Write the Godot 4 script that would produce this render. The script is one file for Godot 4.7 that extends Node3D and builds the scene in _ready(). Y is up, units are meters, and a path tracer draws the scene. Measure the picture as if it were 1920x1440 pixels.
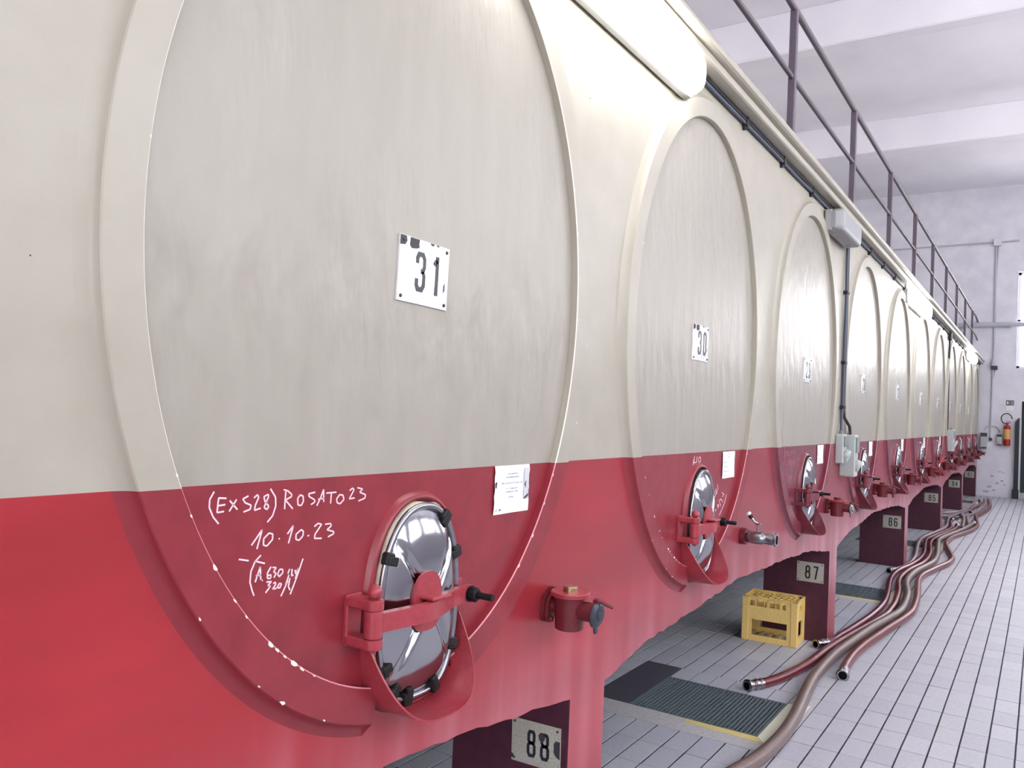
extends Node3D
# An old winery hall: a long painted wall of vat fronts on arches, a tiled aisle with wine hoses, daylight from windows.

const PITCH := 2.018          # from one vat front to the next
const Z0 := -1.583            # the middle of the nearest front
const YC := 2.025             # the middle height of the oval fronts
const BORDER := 1.518         # where cream paint meets red paint
const TOP := 3.33             # the top of the vats
const ZEND := -22.97          # the end of the row of vats
const ZWALL := -23.1          # the end wall of the hall
const CEIL := 7.65
const WALLX := -0.03          # plane of the vat wall
const HEADX := -0.0245        # plane of the oval fronts

var M := {}
var used := {}


# ------------------------------------------------------------------ mesh builder
class Mb:
	var v := PackedVector3Array()
	var n := PackedVector3Array()
	var uv := PackedVector2Array()

	func tri(a: Vector3, b: Vector3, c: Vector3, na: Vector3, nb: Vector3, nc: Vector3, ua := Vector2.ZERO, ub := Vector2.ZERO, uc := Vector2.ZERO) -> void:
		var g := (b - a).cross(c - a)
		if g.length_squared() < 1e-18:
			return
		if g.dot(na + nb + nc) > 0.0:      # Godot's front faces run clockwise
			v.append_array([a, c, b]); n.append_array([na, nc, nb]); uv.append_array([ua, uc, ub])
		else:
			v.append_array([a, b, c]); n.append_array([na, nb, nc]); uv.append_array([ua, ub, uc])

	func quad(a: Vector3, b: Vector3, c: Vector3, d: Vector3, out: Vector3) -> void:
		var g := (b - a).cross(c - a)
		if g.length_squared() < 1e-18:
			g = (c - a).cross(d - a)
		if g.length_squared() < 1e-18:
			return
		g = g.normalized()
		if g.dot(out) < 0.0:
			g = -g
		tri(a, b, c, g, g, g)
		tri(a, c, d, g, g, g)

	func quad_uv(a: Vector3, b: Vector3, c: Vector3, d: Vector3, out: Vector3, u0 := Vector2(0, 1), u1 := Vector2(1, 1), u2 := Vector2(1, 0), u3 := Vector2(0, 0)) -> void:
		tri(a, b, c, out, out, out, u0, u1, u2)
		tri(a, c, d, out, out, out, u0, u2, u3)

	func box(c: Vector3, s: Vector3, bev := 0.0, b := Basis()) -> void:
		var h := s * 0.5
		var k := Vector3(h.x - bev, h.y - bev, h.z - bev)
		for i in 3:
			var j := (i + 1) % 3
			var l := (i + 2) % 3
			for e in [-1.0, 1.0]:
				var q := []
				for w in [[-1.0, -1.0], [1.0, -1.0], [1.0, 1.0], [-1.0, 1.0]]:
					var p := Vector3.ZERO
					p[i] = h[i] * e; p[j] = k[j] * w[0]; p[l] = k[l] * w[1]
					q.append(c + b * p)
				var o := Vector3.ZERO
				o[i] = e
				quad(q[0], q[1], q[2], q[3], b * o)
			if bev > 0.0:
				for e in [-1.0, 1.0]:
					for f in [-1.0, 1.0]:
						var q := []
						for w in [[0, -1.0], [0, 1.0], [1, 1.0], [1, -1.0]]:
							var p := Vector3.ZERO
							p[i] = (h[i] if w[0] == 0 else k[i]) * e
							p[j] = (k[j] if w[0] == 0 else h[j]) * f
							p[l] = k[l] * w[1]
							q.append(c + b * p)
						var o := Vector3.ZERO
						o[i] = e; o[j] = f
						quad(q[0], q[1], q[2], q[3], b * o)
		if bev > 0.0:
			for x in [-1.0, 1.0]:
				for y in [-1.0, 1.0]:
					for z in [-1.0, 1.0]:
						var p0 := c + b * Vector3(h.x * x, k.y * y, k.z * z)
						var p1 := c + b * Vector3(k.x * x, h.y * y, k.z * z)
						var p2 := c + b * Vector3(k.x * x, k.y * y, h.z * z)
						var o := (b * Vector3(x, y, z)).normalized()
						tri(p0, p1, p2, o, o, o)

	# a box whose left, right, low, high sides are given as two corners
	func bar(a: Vector3, c: Vector3, bev := 0.0) -> void:
		box((a + c) * 0.5, (c - a).abs(), bev)

	func tube(pts: Array, rad: Variant, seg := 12, caps := true, closed := false) -> void:
		var m := pts.size()
		var rings := []
		var t0: Vector3 = (pts[1] - pts[0]).normalized()
		var up := Vector3.UP if absf(t0.y) < 0.9 else Vector3.RIGHT
		var nrm := (up - t0 * up.dot(t0)).normalized()
		for i in m:
			var a: Vector3 = pts[(i - 1 + m) % m] if closed or i > 0 else pts[i]
			var c: Vector3 = pts[(i + 1) % m] if closed or i < m - 1 else pts[i]
			var t := (c - a).normalized()
			nrm = (nrm - t * nrm.dot(t)).normalized()
			var bi := t.cross(nrm)
			var r: float = rad[i] if rad is Array or rad is PackedFloat32Array else rad
			var ring := []
			for k in seg:
				var an := TAU * k / seg
				var d := nrm * cos(an) + bi * sin(an)
				ring.append([pts[i] + d * r, d])
			rings.append(ring)
		for i in (m if closed else m - 1):
			var ra: Array = rings[i]
			var rb: Array = rings[(i + 1) % m]
			for k in seg:
				var l := (k + 1) % seg
				tri(ra[k][0], rb[k][0], rb[l][0], ra[k][1], rb[k][1], rb[l][1])
				tri(ra[k][0], rb[l][0], ra[l][0], ra[k][1], rb[l][1], ra[l][1])
		if caps and not closed:
			for e in [0, m - 1]:
				var o: Vector3 = (pts[0] - pts[1]).normalized() if e == 0 else (pts[m - 1] - pts[m - 2]).normalized()
				for k in seg:
					tri(pts[e], rings[e][k][0], rings[e][(k + 1) % seg][0], o, o, o)

	# profile of (radius, height) points turned round the local y axis of t
	func lathe(profile: Array, t: Transform3D, seg := 20, smooth := false) -> void:
		for i in profile.size() - 1:
			var p: Vector2 = profile[i]
			var q: Vector2 = profile[i + 1]
			var d := q - p
			if d.length() < 1e-6:
				continue
			var e := Vector2(d.y, -d.x).normalized()
			var e0 := e
			var e1 := e
			if smooth:
				if i > 0:
					var f: Vector2 = p - profile[i - 1]
					e0 = (e + Vector2(f.y, -f.x).normalized()).normalized()
				if i < profile.size() - 2:
					var f: Vector2 = profile[i + 2] - q
					e1 = (e + Vector2(f.y, -f.x).normalized()).normalized()
			for k in seg:
				var a := TAU * k / seg
				var b := TAU * (k + 1) / seg
				var ca := Vector3(cos(a), 0, sin(a))
				var cb := Vector3(cos(b), 0, sin(b))
				var pa := t * (ca * p.x + Vector3(0, p.y, 0))
				var pb := t * (cb * p.x + Vector3(0, p.y, 0))
				var qa := t * (ca * q.x + Vector3(0, q.y, 0))
				var qb := t * (cb * q.x + Vector3(0, q.y, 0))
				var n0 := t.basis * (ca * e0.x + Vector3(0, e0.y, 0))
				var n1 := t.basis * (cb * e0.x + Vector3(0, e0.y, 0))
				var n2 := t.basis * (cb * e1.x + Vector3(0, e1.y, 0))
				var n3 := t.basis * (ca * e1.x + Vector3(0, e1.y, 0))
				tri(pa, pb, qb, n0, n1, n2)
				tri(pa, qb, qa, n0, n2, n3)

	# a flat outline (x right, y up in t) with depth towards +z of t
	func prism(poly: PackedVector2Array, t: Transform3D, depth: float, back := true) -> void:
		var ix := Geometry2D.triangulate_polygon(poly)
		var o := t.basis.z.normalized()
		for i in ix.size() / 3:
			var a := poly[ix[i * 3]]
			var b := poly[ix[i * 3 + 1]]
			var c := poly[ix[i * 3 + 2]]
			tri(t * Vector3(a.x, a.y, depth), t * Vector3(b.x, b.y, depth), t * Vector3(c.x, c.y, depth), o, o, o)
			if back:
				tri(t * Vector3(a.x, a.y, 0), t * Vector3(b.x, b.y, 0), t * Vector3(c.x, c.y, 0), -o, -o, -o)
		var flip := -1.0 if Geometry2D.is_polygon_clockwise(poly) else 1.0
		for i in poly.size():
			var a := poly[i]
			var b := poly[(i + 1) % poly.size()]
			var e := Vector3(b.y - a.y, a.x - b.x, 0) * flip
			quad(t * Vector3(a.x, a.y, 0), t * Vector3(b.x, b.y, 0), t * Vector3(b.x, b.y, depth), t * Vector3(a.x, a.y, depth), t.basis * e)

	# a line drawn with a pen of some width
	func stroke(pts: PackedVector2Array, width: float, t: Transform3D, depth: float, round_ends := true) -> void:
		if round_ends and pts.size() > 2:      # bit by bit, so that closed loops stay open inside
			for i in pts.size() - 1:
				stroke(PackedVector2Array([pts[i], pts[i + 1]]), width, t, depth)
			return
		for poly in Geometry2D.offset_polyline(pts, width * 0.5, Geometry2D.JOIN_ROUND if round_ends else Geometry2D.JOIN_MITER, Geometry2D.END_ROUND if round_ends else Geometry2D.END_BUTT):
			if not Geometry2D.is_polygon_clockwise(poly):
				prism(poly, t, depth, false)

	# a smooth sheet over a grid of points
	func sheet(g: Array, out: Vector3, wrap := false) -> void:
		var h := g.size()
		var w: int = g[0].size()
		var ns := []
		for i in h:
			var row := []
			for j in w:
				var a: Vector3 = g[mini(i + 1, h - 1)][j] - g[maxi(i - 1, 0)][j]
				var jl := (j - 1 + w) % w if wrap else maxi(j - 1, 0)
				var jr := (j + 1) % w if wrap else mini(j + 1, w - 1)
				var b: Vector3 = g[i][jr] - g[i][jl]
				var c := a.cross(b)
				c = c.normalized() if c.length_squared() > 1e-16 else out
				row.append(c if c.dot(out) >= 0.0 or out == Vector3.ZERO else -c)
			ns.append(row)
		for i in h - 1:
			for j in (w if wrap else w - 1):
				var k := (j + 1) % w
				tri(g[i][j], g[i + 1][j], g[i + 1][k], ns[i][j], ns[i + 1][j], ns[i + 1][k])
				tri(g[i][j], g[i + 1][k], g[i][k], ns[i][j], ns[i + 1][k], ns[i][k])

	# parts above and below a height
	func split(y: float) -> Array:
		var res := [Mb.new(), Mb.new()]
		for i in v.size() / 3:
			var p := []
			for k in [0, 2, 1]:
				p.append([v[i * 3 + k], n[i * 3 + k], uv[i * 3 + k]])
			for side in 2:
				var sg := 1.0 if side == 0 else -1.0
				var poly := []
				for k in 3:
					var a: Array = p[k]
					var b: Array = p[(k + 1) % 3]
					var da: float = (a[0].y - y) * sg
					var db: float = (b[0].y - y) * sg
					if da >= 0.0:
						poly.append(a)
					if (da > 0.0 and db < 0.0) or (da < 0.0 and db > 0.0):
						var f := da / (da - db)
						poly.append([a[0].lerp(b[0], f), a[1].lerp(b[1], f).normalized(), a[2].lerp(b[2], f)])
				for k in range(1, poly.size() - 1):
					res[side].tri(poly[0][0], poly[k][0], poly[k + 1][0], poly[0][1], poly[k][1], poly[k + 1][1], poly[0][2], poly[k][2], poly[k + 1][2])
		return res

	func mesh(into: ArrayMesh = null) -> ArrayMesh:
		var m := into if into else ArrayMesh.new()
		if v.is_empty():
			return m
		var a := []
		a.resize(Mesh.ARRAY_MAX)
		a[Mesh.ARRAY_VERTEX] = v
		a[Mesh.ARRAY_NORMAL] = n
		a[Mesh.ARRAY_TEX_UV] = uv
		m.add_surface_from_arrays(Mesh.PRIMITIVE_TRIANGLES, a)
		return m


# ------------------------------------------------------------------ scene helpers
func named(what: String, parent: Node) -> String:
	var key := "%d/%s" % [parent.get_instance_id(), what]
	used[key] = used.get(key, -1) + 1
	return what if used[key] == 0 else "%s_%03d" % [what, used[key]]


func put(what: String, m: Mesh, mats: Variant, parent: Node = self, label := "", kind := "") -> MeshInstance3D:
	var o := MeshInstance3D.new()
	o.name = named(what, parent)
	o.mesh = m
	var list: Array = mats if mats is Array else [mats]
	for i in mini(list.size(), m.get_surface_count()):
		o.set_surface_override_material(i, list[i])
	o.cast_shadow = GeometryInstance3D.SHADOW_CASTING_SETTING_ON
	parent.add_child(o, true)
	if label:
		o.set_meta("label", label)
	if kind:
		o.set_meta("kind", kind)
	return o


func tag(o: Node, label: String, category: String, group := "") -> void:
	o.set_meta("label", label)
	o.set_meta("category", category)
	if group:
		o.set_meta("group", group)


func thing(what: String, at: Vector3, label: String, category: String, group := "") -> Node3D:
	var o := Node3D.new()
	o.name = named(what, self)
	o.position = at
	add_child(o, true)
	tag(o, label, category, group)
	return o


func copy_of(src: Node3D, at: Vector3, label: String, group := "") -> Node3D:
	var o: Node3D = src.duplicate()
	o.name = named(String(src.name).rstrip("0123456789_"), self)
	o.position = at
	add_child(o, true)
	o.set_meta("label", label)
	if group:
		o.set_meta("group", group)
	return o


func structure(what: String, m: Mesh, mats: Variant, label := "") -> MeshInstance3D:
	return put(what, m, mats, self, label, "structure")


func smooth_path(ctrl: Array, step := 0.06) -> Array:
	var c := Curve3D.new()
	c.bake_interval = step
	for i in ctrl.size():
		var a: Vector3 = ctrl[maxi(i - 1, 0)]
		var b: Vector3 = ctrl[mini(i + 1, ctrl.size() - 1)]
		var l := minf(ctrl[i].distance_to(a), ctrl[i].distance_to(b))
		var t := (b - a).normalized() * l / 3.0
		if i == 0 or i == ctrl.size() - 1:
			t = (b - a) / 6.0
		c.add_point(ctrl[i], -t, t)
	return Array(c.get_baked_points())


func xf(origin: Vector3, x: Vector3, y: Vector3, z: Vector3) -> Transform3D:
	return Transform3D(Basis(x, y, z), origin)


# the frame of the vat wall: x to the right along it, y up, z out of it
func on_wall(x: float, z := 0.0, y := 0.0) -> Transform3D:
	return xf(Vector3(x, y, z), Vector3(0, 0, -1), Vector3(0, 1, 0), Vector3(1, 0, 0))


# lathe frame whose axis points along d
func along(origin: Vector3, d: Vector3) -> Transform3D:
	var y := d.normalized()
	var x := y.cross(Vector3(0.31, 0.2, 0.93)).normalized()
	return xf(origin, x, y, x.cross(y))


# ------------------------------------------------------------------ materials
func mat(c: Color, rough := 0.6, metal := 0.0) -> StandardMaterial3D:
	var m := StandardMaterial3D.new()
	m.albedo_color = c
	m.roughness = rough
	m.metallic = metal
	return m


func noise_tex(freq: float, c0: Color, c1: Color, sd: int, size := 512, normal := false, bump := 2.0, oct := 4) -> NoiseTexture2D:
	var f := FastNoiseLite.new()
	f.seed = sd
	f.frequency = freq
	f.fractal_octaves = oct
	var t := NoiseTexture2D.new()
	t.width = size
	t.height = size
	t.seamless = true
	t.noise = f
	if normal:
		t.as_normal_map = true
		t.bump_strength = bump
	else:
		var g := Gradient.new()
		g.set_color(0, c0)
		g.set_color(1, c1)
		t.color_ramp = g
	return t


func textured(rough: float, freq: float, c0: Color, c1: Color, sd: int, scale: float, bump := 0.0, bfreq := 0.02, bscale := 1.0) -> StandardMaterial3D:
	var m := mat(Color.WHITE, rough)
	m.albedo_texture = noise_tex(freq, c0, c1, sd)
	m.uv1_triplanar = true
	m.uv1_world_triplanar = true
	m.uv1_scale = Vector3.ONE * scale
	if bump > 0.0:
		m.normal_enabled = true
		m.normal_texture = noise_tex(bfreq, c0, c1, sd + 7, 512, true, 6.0)
		m.normal_scale = bump
	return m


# red oil paint, limescale runs near the lower edge, window sheen painted in
func red_wall_texture() -> ImageTexture:
	var w := 2048
	var h := 192
	var im := Image.create(w, h, false, Image.FORMAT_RGB8)
	var f := FastNoiseLite.new()
	f.seed = 5
	f.frequency = 0.02
	var s := FastNoiseLite.new()
	s.seed = 9
	s.frequency = 0.06
	var b := FastNoiseLite.new()
	b.seed = 12
	b.frequency = 0.004
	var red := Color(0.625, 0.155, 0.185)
	var far_sheen := Color(0.50, 0.25, 0.31)      # window reflection on the far paint, put into the colour
	var lime_and_sheen := Color(0.78, 0.60, 0.64)  # limescale colour with the pink light on the wall mixed in
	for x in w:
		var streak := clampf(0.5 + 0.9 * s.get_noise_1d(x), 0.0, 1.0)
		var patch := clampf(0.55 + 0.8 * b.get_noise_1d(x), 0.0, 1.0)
		patch = lerpf(patch, 1.0, smoothstep(450.0, 800.0, float(x)))  # far end fully paled, painting in the reflected window
		var along_wall := smoothstep(60.0, 330.0, float(x))       # pale tint fades out at the near end
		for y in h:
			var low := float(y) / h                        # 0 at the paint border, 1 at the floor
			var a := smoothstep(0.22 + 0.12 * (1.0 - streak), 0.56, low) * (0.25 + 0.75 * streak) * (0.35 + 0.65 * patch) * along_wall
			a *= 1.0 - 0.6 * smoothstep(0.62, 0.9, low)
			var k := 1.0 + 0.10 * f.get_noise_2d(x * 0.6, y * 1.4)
			var c := red.lerp(far_sheen, 0.55 * smoothstep(150.0, 700.0, float(x))).lerp(lime_and_sheen, 0.85 * a)
			im.set_pixel(x, y, Color(c.r * k, c.g * k, c.b * k))
	return ImageTexture.create_from_image(im)


func paper_texture(kind: int) -> ImageTexture:
	var im := Image.create(96, 72, false, Image.FORMAT_RGB8)
	im.fill(Color(0.93, 0.93, 0.95))
	var ink := Color(0.5, 0.5, 0.55)
	var rng := RandomNumberGenerator.new()
	rng.seed = 40 + kind
	var rows := [[34, 62, 12], [31, 66, 17], [19, 78, 26], [32, 62, 34], [30, 63, 39], [38, 52, 47]] if kind == 0 else [[42, 52, 6], [40, 54, 14], [10, 34, 28], [10, 40, 40], [10, 52, 52], [10, 26, 64]]
	for r in rows:
		for x in range(r[0], r[1]):
			for y in 2:
				if rng.randf() < 0.7:
					im.set_pixel(x, r[2] + y, ink.lerp(Color(0.8, 0.8, 0.84), rng.randf() * 0.6))
	if kind == 0:
		im.fill_rect(Rect2i(5, 65, 3, 2), ink)
		im.fill_rect(Rect2i(13, 64, 6, 3), ink)
	return ImageTexture.create_from_image(im)


func make_materials() -> void:
	M.cream = textured(0.36, 0.012, Color(0.645, 0.622, 0.565), Color(0.68, 0.657, 0.605), 3, 0.7, 0.10, 0.012)
	M.cream_head = textured(0.31, 0.012, Color(0.622, 0.60, 0.556), Color(0.645, 0.623, 0.58), 4, 0.7, 0.15, 0.02)
	M.cream_head.uv1_scale = Vector3(1.3, 0.32, 1.3)        # brushed on in upright strokes
	M.cream_head.metallic_specular = 0.42
	M.red_head = textured(0.33, 0.02, Color(0.50, 0.15, 0.19), Color(0.57, 0.185, 0.225), 6, 0.9, 0.10, 0.012)
	M.red_iron_shaded = textured(0.3, 0.03, Color(0.40, 0.155, 0.2), Color(0.49, 0.2, 0.245), 8, 3.0)  # far ironwork: plum shading mixed into the red paint
	M.red_head_sheen = textured(0.27, 0.02, Color(0.44, 0.185, 0.235), Color(0.51, 0.225, 0.28), 6, 0.9, 0.10, 0.012)  # far heads: bluish window reflection mixed into the red
	M.red_iron = textured(0.32, 0.03, Color(0.58, 0.2, 0.235), Color(0.66, 0.25, 0.29), 8, 3.0)
	M.red_valve = textured(0.4, 0.05, Color(0.30, 0.08, 0.11), Color(0.52, 0.17, 0.2), 18, 5.0)
	M.red_wall = mat(Color.WHITE, 0.3)
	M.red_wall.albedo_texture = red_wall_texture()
	M.red_wall.normal_enabled = true
	M.red_wall.normal_texture = null
	M.red_wall.normal_enabled = false
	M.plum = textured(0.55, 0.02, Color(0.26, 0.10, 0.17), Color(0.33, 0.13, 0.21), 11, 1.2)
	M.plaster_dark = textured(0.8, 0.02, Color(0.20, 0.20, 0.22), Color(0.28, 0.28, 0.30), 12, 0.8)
	M.white_wall = textured(0.85, 0.01, Color(0.84, 0.835, 0.875), Color(0.91, 0.905, 0.935), 13, 0.35, 0.15, 0.02)
	M.ceiling = textured(0.9, 0.006, Color(0.90, 0.89, 0.925), Color(0.95, 0.945, 0.97), 14, 0.15)
	M.grout = textured(0.9, 0.03, Color(0.16, 0.16, 0.20), Color(0.25, 0.25, 0.29), 15, 2.0)
	M.tiles = []
	var tones := [Color(0.755, 0.755, 0.795), Color(0.735, 0.735, 0.78), Color(0.77, 0.77, 0.805), Color(0.75, 0.755, 0.785)]
	for i in 4:
		M.tiles.append(textured(0.42, 0.03, tones[i].darkened(0.06), tones[i].lightened(0.04), 20 + i, 2.3, 0.2, 0.05))
	M.steel = mat(Color(0.66, 0.66, 0.68), 0.14, 1.0)
	M.steel_worn = mat(Color(0.62, 0.62, 0.64), 0.26, 1.0)
	M.black_iron = mat(Color(0.075, 0.08, 0.095), 0.45, 0.4)
	M.rubber = mat(Color(0.035, 0.035, 0.04), 0.65)
	M.sealant = textured(0.75, 0.06, Color(0.70, 0.66, 0.58), Color(0.85, 0.82, 0.75), 24, 6.0)
	M.brass = mat(Color(0.72, 0.66, 0.54), 0.32, 1.0)
	M.flap = mat(Color(0.27, 0.28, 0.32), 0.42, 0.5)
	M.enamel = textured(0.2, 0.02, Color(0.84, 0.84, 0.85), Color(0.93, 0.93, 0.94), 26, 3.0)
	M.enamel_old = textured(0.4, 0.05, Color(0.62, 0.60, 0.55), Color(0.80, 0.79, 0.74), 27, 4.0)
	M.ink = mat(Color(0.12, 0.13, 0.17), 0.35)
	M.rust = mat(Color(0.24, 0.22, 0.24), 0.6)
	M.chalk = mat(Color(0.93, 0.83, 0.86), 0.95)
	M.faint_chalk = mat(Color(0.68, 0.42, 0.47), 0.9)
	M.stain = mat(Color(0.68, 0.68, 0.72), 0.9)
	M.paint_chip = mat(Color(0.92, 0.90, 0.86), 0.85)
	M.worn_red = mat(Color(0.82, 0.55, 0.58), 0.6)
	M.lamp_body = mat(Color(0.66, 0.66, 0.66), 0.5)
	M.lamp_off = mat(Color(0.60, 0.60, 0.61), 0.4)
	M.cable = mat(Color(0.29, 0.32, 0.39), 0.5)
	M.cable_dark = mat(Color(0.11, 0.10, 0.105), 0.55)
	M.rail = textured(0.45, 0.03, Color(0.33, 0.295, 0.34), Color(0.41, 0.36, 0.41), 28, 3.0)
	M.grey_box = mat(Color(0.70, 0.73, 0.72), 0.45)
	M.grey_lid = mat(Color(0.50, 0.53, 0.53), 0.45)
	M.conduit = mat(Color(0.74, 0.74, 0.78), 0.5)
	M.crate = textured(0.5, 0.03, Color(0.90, 0.76, 0.44), Color(0.96, 0.83, 0.52), 30, 3.0)
	M.grate = mat(Color(0.44, 0.49, 0.51), 0.45, 0.3)
	M.strip_grey = mat(Color(0.31, 0.30, 0.335), 0.6)
	M.pit = mat(Color(0.05, 0.05, 0.06), 0.9)
	M.screed = textured(0.75, 0.03, Color(0.68, 0.67, 0.68), Color(0.78, 0.77, 0.77), 31, 2.0)
	M.yellow = textured(0.6, 0.04, Color(0.80, 0.72, 0.42), Color(0.90, 0.84, 0.60), 32, 4.0)
	M.pale_yellow = textured(0.5, 0.04, Color(0.92, 0.91, 0.80), Color(0.96, 0.955, 0.90), 33, 4.0)
	M.hose_red = textured(0.28, 0.03, Color(0.37, 0.10, 0.14), Color(0.45, 0.14, 0.18), 34, 3.0)
	M.hose_purple = textured(0.26, 0.03, Color(0.36, 0.10, 0.17), Color(0.44, 0.14, 0.22), 35, 3.0)
	M.hose_brown = textured(0.3, 0.03, Color(0.38, 0.13, 0.15), Color(0.46, 0.17, 0.19), 36, 3.0)
	M.hose_grey = textured(0.36, 0.03, Color(0.40, 0.33, 0.31), Color(0.50, 0.42, 0.41), 37, 3.0)
	M.hose_pale = textured(0.3, 0.03, Color(0.52, 0.44, 0.46), Color(0.60, 0.50, 0.53), 38, 3.0)
	M.ext_red = mat(Color(0.66, 0.10, 0.09), 0.3)
	M.ext_label = mat(Color(0.84, 0.66, 0.40), 0.5)
	M.sign_white = mat(Color(0.92, 0.92, 0.93), 0.4)
	M.sign_dark = mat(Color(0.22, 0.22, 0.26), 0.4)
	M.green = textured(0.5, 0.02, Color(0.06, 0.12, 0.13), Color(0.10, 0.17, 0.18), 39, 1.5)
	M.frame_white = mat(Color(0.86, 0.86, 0.89), 0.5)
	M.glass = mat(Color(0.9, 0.95, 1.0, 0.06), 0.02)
	M.glass.transparency = BaseMaterial3D.TRANSPARENCY_ALPHA
	M.papers = []
	for k in 2:
		var p := mat(Color.WHITE, 0.5)
		p.albedo_texture = paper_texture(k)
		M.papers.append(p)
	M.tape = mat(Color(0.80, 0.80, 0.82), 0.25)
	M.glow = mat(Color(0.95, 0.95, 0.92), 0.4)
	M.glow.emission_enabled = true
	M.glow.emission = Color(1.0, 0.995, 0.98)
	M.glow.emission_energy_multiplier = LAMP_GLOW

const ZNEAR := 12.0
const LAMP_GLOW := 34.0
const SKY_ENERGY := 3.0
const EXPOSURE := 0.67


func _ready() -> void:
	# ---- camera
	var yaw := 0.5808
	var pitch := 0.0271
	var roll := 0.0442
	var fwd := Vector3(-sin(yaw) * cos(pitch), sin(pitch), -cos(yaw) * cos(pitch))
	var r0 := Vector3(cos(yaw), 0, -sin(yaw))
	var u0 := r0.cross(fwd)
	var right := r0 * cos(roll) + u0 * sin(roll)
	var up := u0 * cos(roll) - r0 * sin(roll)
	var cam := Camera3D.new()
	cam.name = "camera"
	cam.fov = rad_to_deg(2.0 * atan(720.0 / 1519.4))
	cam.near = 0.05
	cam.far = 200.0
	cam.transform = xf(Vector3(1.3, 1.694, 0.0), right, up, -fwd)
	add_child(cam)
	cam.current = true
	# ---- sky and exposure
	var sky_mat := ProceduralSkyMaterial.new()
	sky_mat.sky_top_color = Color(0.93, 0.94, 0.97)
	sky_mat.sky_horizon_color = Color(0.99, 0.985, 0.98)
	sky_mat.ground_bottom_color = Color(0.80, 0.79, 0.78)
	sky_mat.ground_horizon_color = Color(0.86, 0.855, 0.85)
	sky_mat.sky_energy_multiplier = SKY_ENERGY
	sky_mat.ground_energy_multiplier = SKY_ENERGY * 1.3
	var sky := Sky.new()
	sky.sky_material = sky_mat
	var env := Environment.new()
	env.background_mode = Environment.BG_SKY
	env.sky = sky
	env.tonemap_mode = Environment.TONE_MAPPER_LINEAR
	env.tonemap_exposure = EXPOSURE
	env.sdfgi_enabled = true
	env.ssao_enabled = true
	env.ssil_enabled = true
	var we := WorldEnvironment.new()
	we.name = "world_environment"
	we.environment = env
	add_child(we)

	make_materials()
	build_hall()
	build_vat_wall()
	build_floor()
	for k in 11:
		build_front(k)
		build_valve(k)
	build_plates()
	build_papers()
	build_lamps()
	build_cables()
	build_rail()
	build_boxes()
	build_grates()
	build_crate()
	build_hoses()
	build_end_wall_things()


# ------------------------------------------------------------------ the hall
# a wall in the plane across axis n, from lo to hi, with rectangular holes [u0, v0, u1, v1]; u runs along z (or x), v along y
func pierced(mb: Mb, across_x: bool, p0: float, p1: float, u0: float, u1: float, v0: float, v1: float, holes: Array) -> void:
	var us := [u0, u1]
	var vs := [v0, v1]
	for h in holes:
		us.append_array([h[0], h[2]])
		vs.append_array([h[1], h[3]])
	us.sort()
	vs.sort()
	for i in us.size() - 1:
		for j in vs.size() - 1:
			var um: float = (us[i] + us[i + 1]) * 0.5
			var vm: float = (vs[j] + vs[j + 1]) * 0.5
			var open: bool = us[i + 1] - us[i] < 1e-5 or vs[j + 1] - vs[j] < 1e-5
			for h in holes:
				if um > h[0] and um < h[2] and vm > h[1] and vm < h[3]:
					open = true
			if open:
				continue
			if across_x:
				mb.bar(Vector3(p0, vs[j], us[i]), Vector3(p1, vs[j + 1], us[i + 1]))
			else:
				mb.bar(Vector3(us[i], vs[j], p0), Vector3(us[i + 1], vs[j + 1], p1))


func window(n: int, across_x: bool, p: float, u0: float, v0: float, u1: float, v1: float, cols: int, rows: int, label: String) -> void:
	var mb := Mb.new()
	var f := 0.06
	var seg := func(ua: float, va: float, ub: float, vb: float) -> void:
		if across_x:
			mb.bar(Vector3(p - 0.04, va, ua), Vector3(p + 0.04, vb, ub))
		else:
			mb.bar(Vector3(ua, va, p - 0.04), Vector3(ub, vb, p + 0.04))
	seg.call(u0, v0, u1, v0 + f)
	seg.call(u0, v1 - f, u1, v1)
	seg.call(u0, v0, u0 + f, v1)
	seg.call(u1 - f, v0, u1, v1)
	for i in range(1, cols):
		var u := lerpf(u0, u1, float(i) / cols)
		seg.call(u - 0.02, v0, u + 0.02, v1)
	for i in range(1, rows):
		var v := lerpf(v0, v1, float(i) / rows)
		seg.call(u0, v - 0.02, u1, v + 0.02)
	var w := structure("window_%d" % n, mb.mesh(), M.frame_white, label)
	for i in cols:
		for j in rows:
			var g := Mb.new()
			var ua := lerpf(u0, u1, float(i) / cols) + 0.02
			var ub := lerpf(u0, u1, float(i + 1) / cols) - 0.02
			var va := lerpf(v0, v1, float(j) / rows) + 0.02
			var vb := lerpf(v0, v1, float(j + 1) / rows) - 0.02
			if across_x:
				g.quad(Vector3(p, va, ua), Vector3(p, va, ub), Vector3(p, vb, ub), Vector3(p, vb, ua), Vector3(-1, 0, 0))
			else:
				g.quad(Vector3(ua, va, p), Vector3(ub, va, p), Vector3(ub, vb, p), Vector3(ua, vb, p), Vector3(0, 0, 1))
			put("pane", g.mesh(), M.glass, w)


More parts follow.
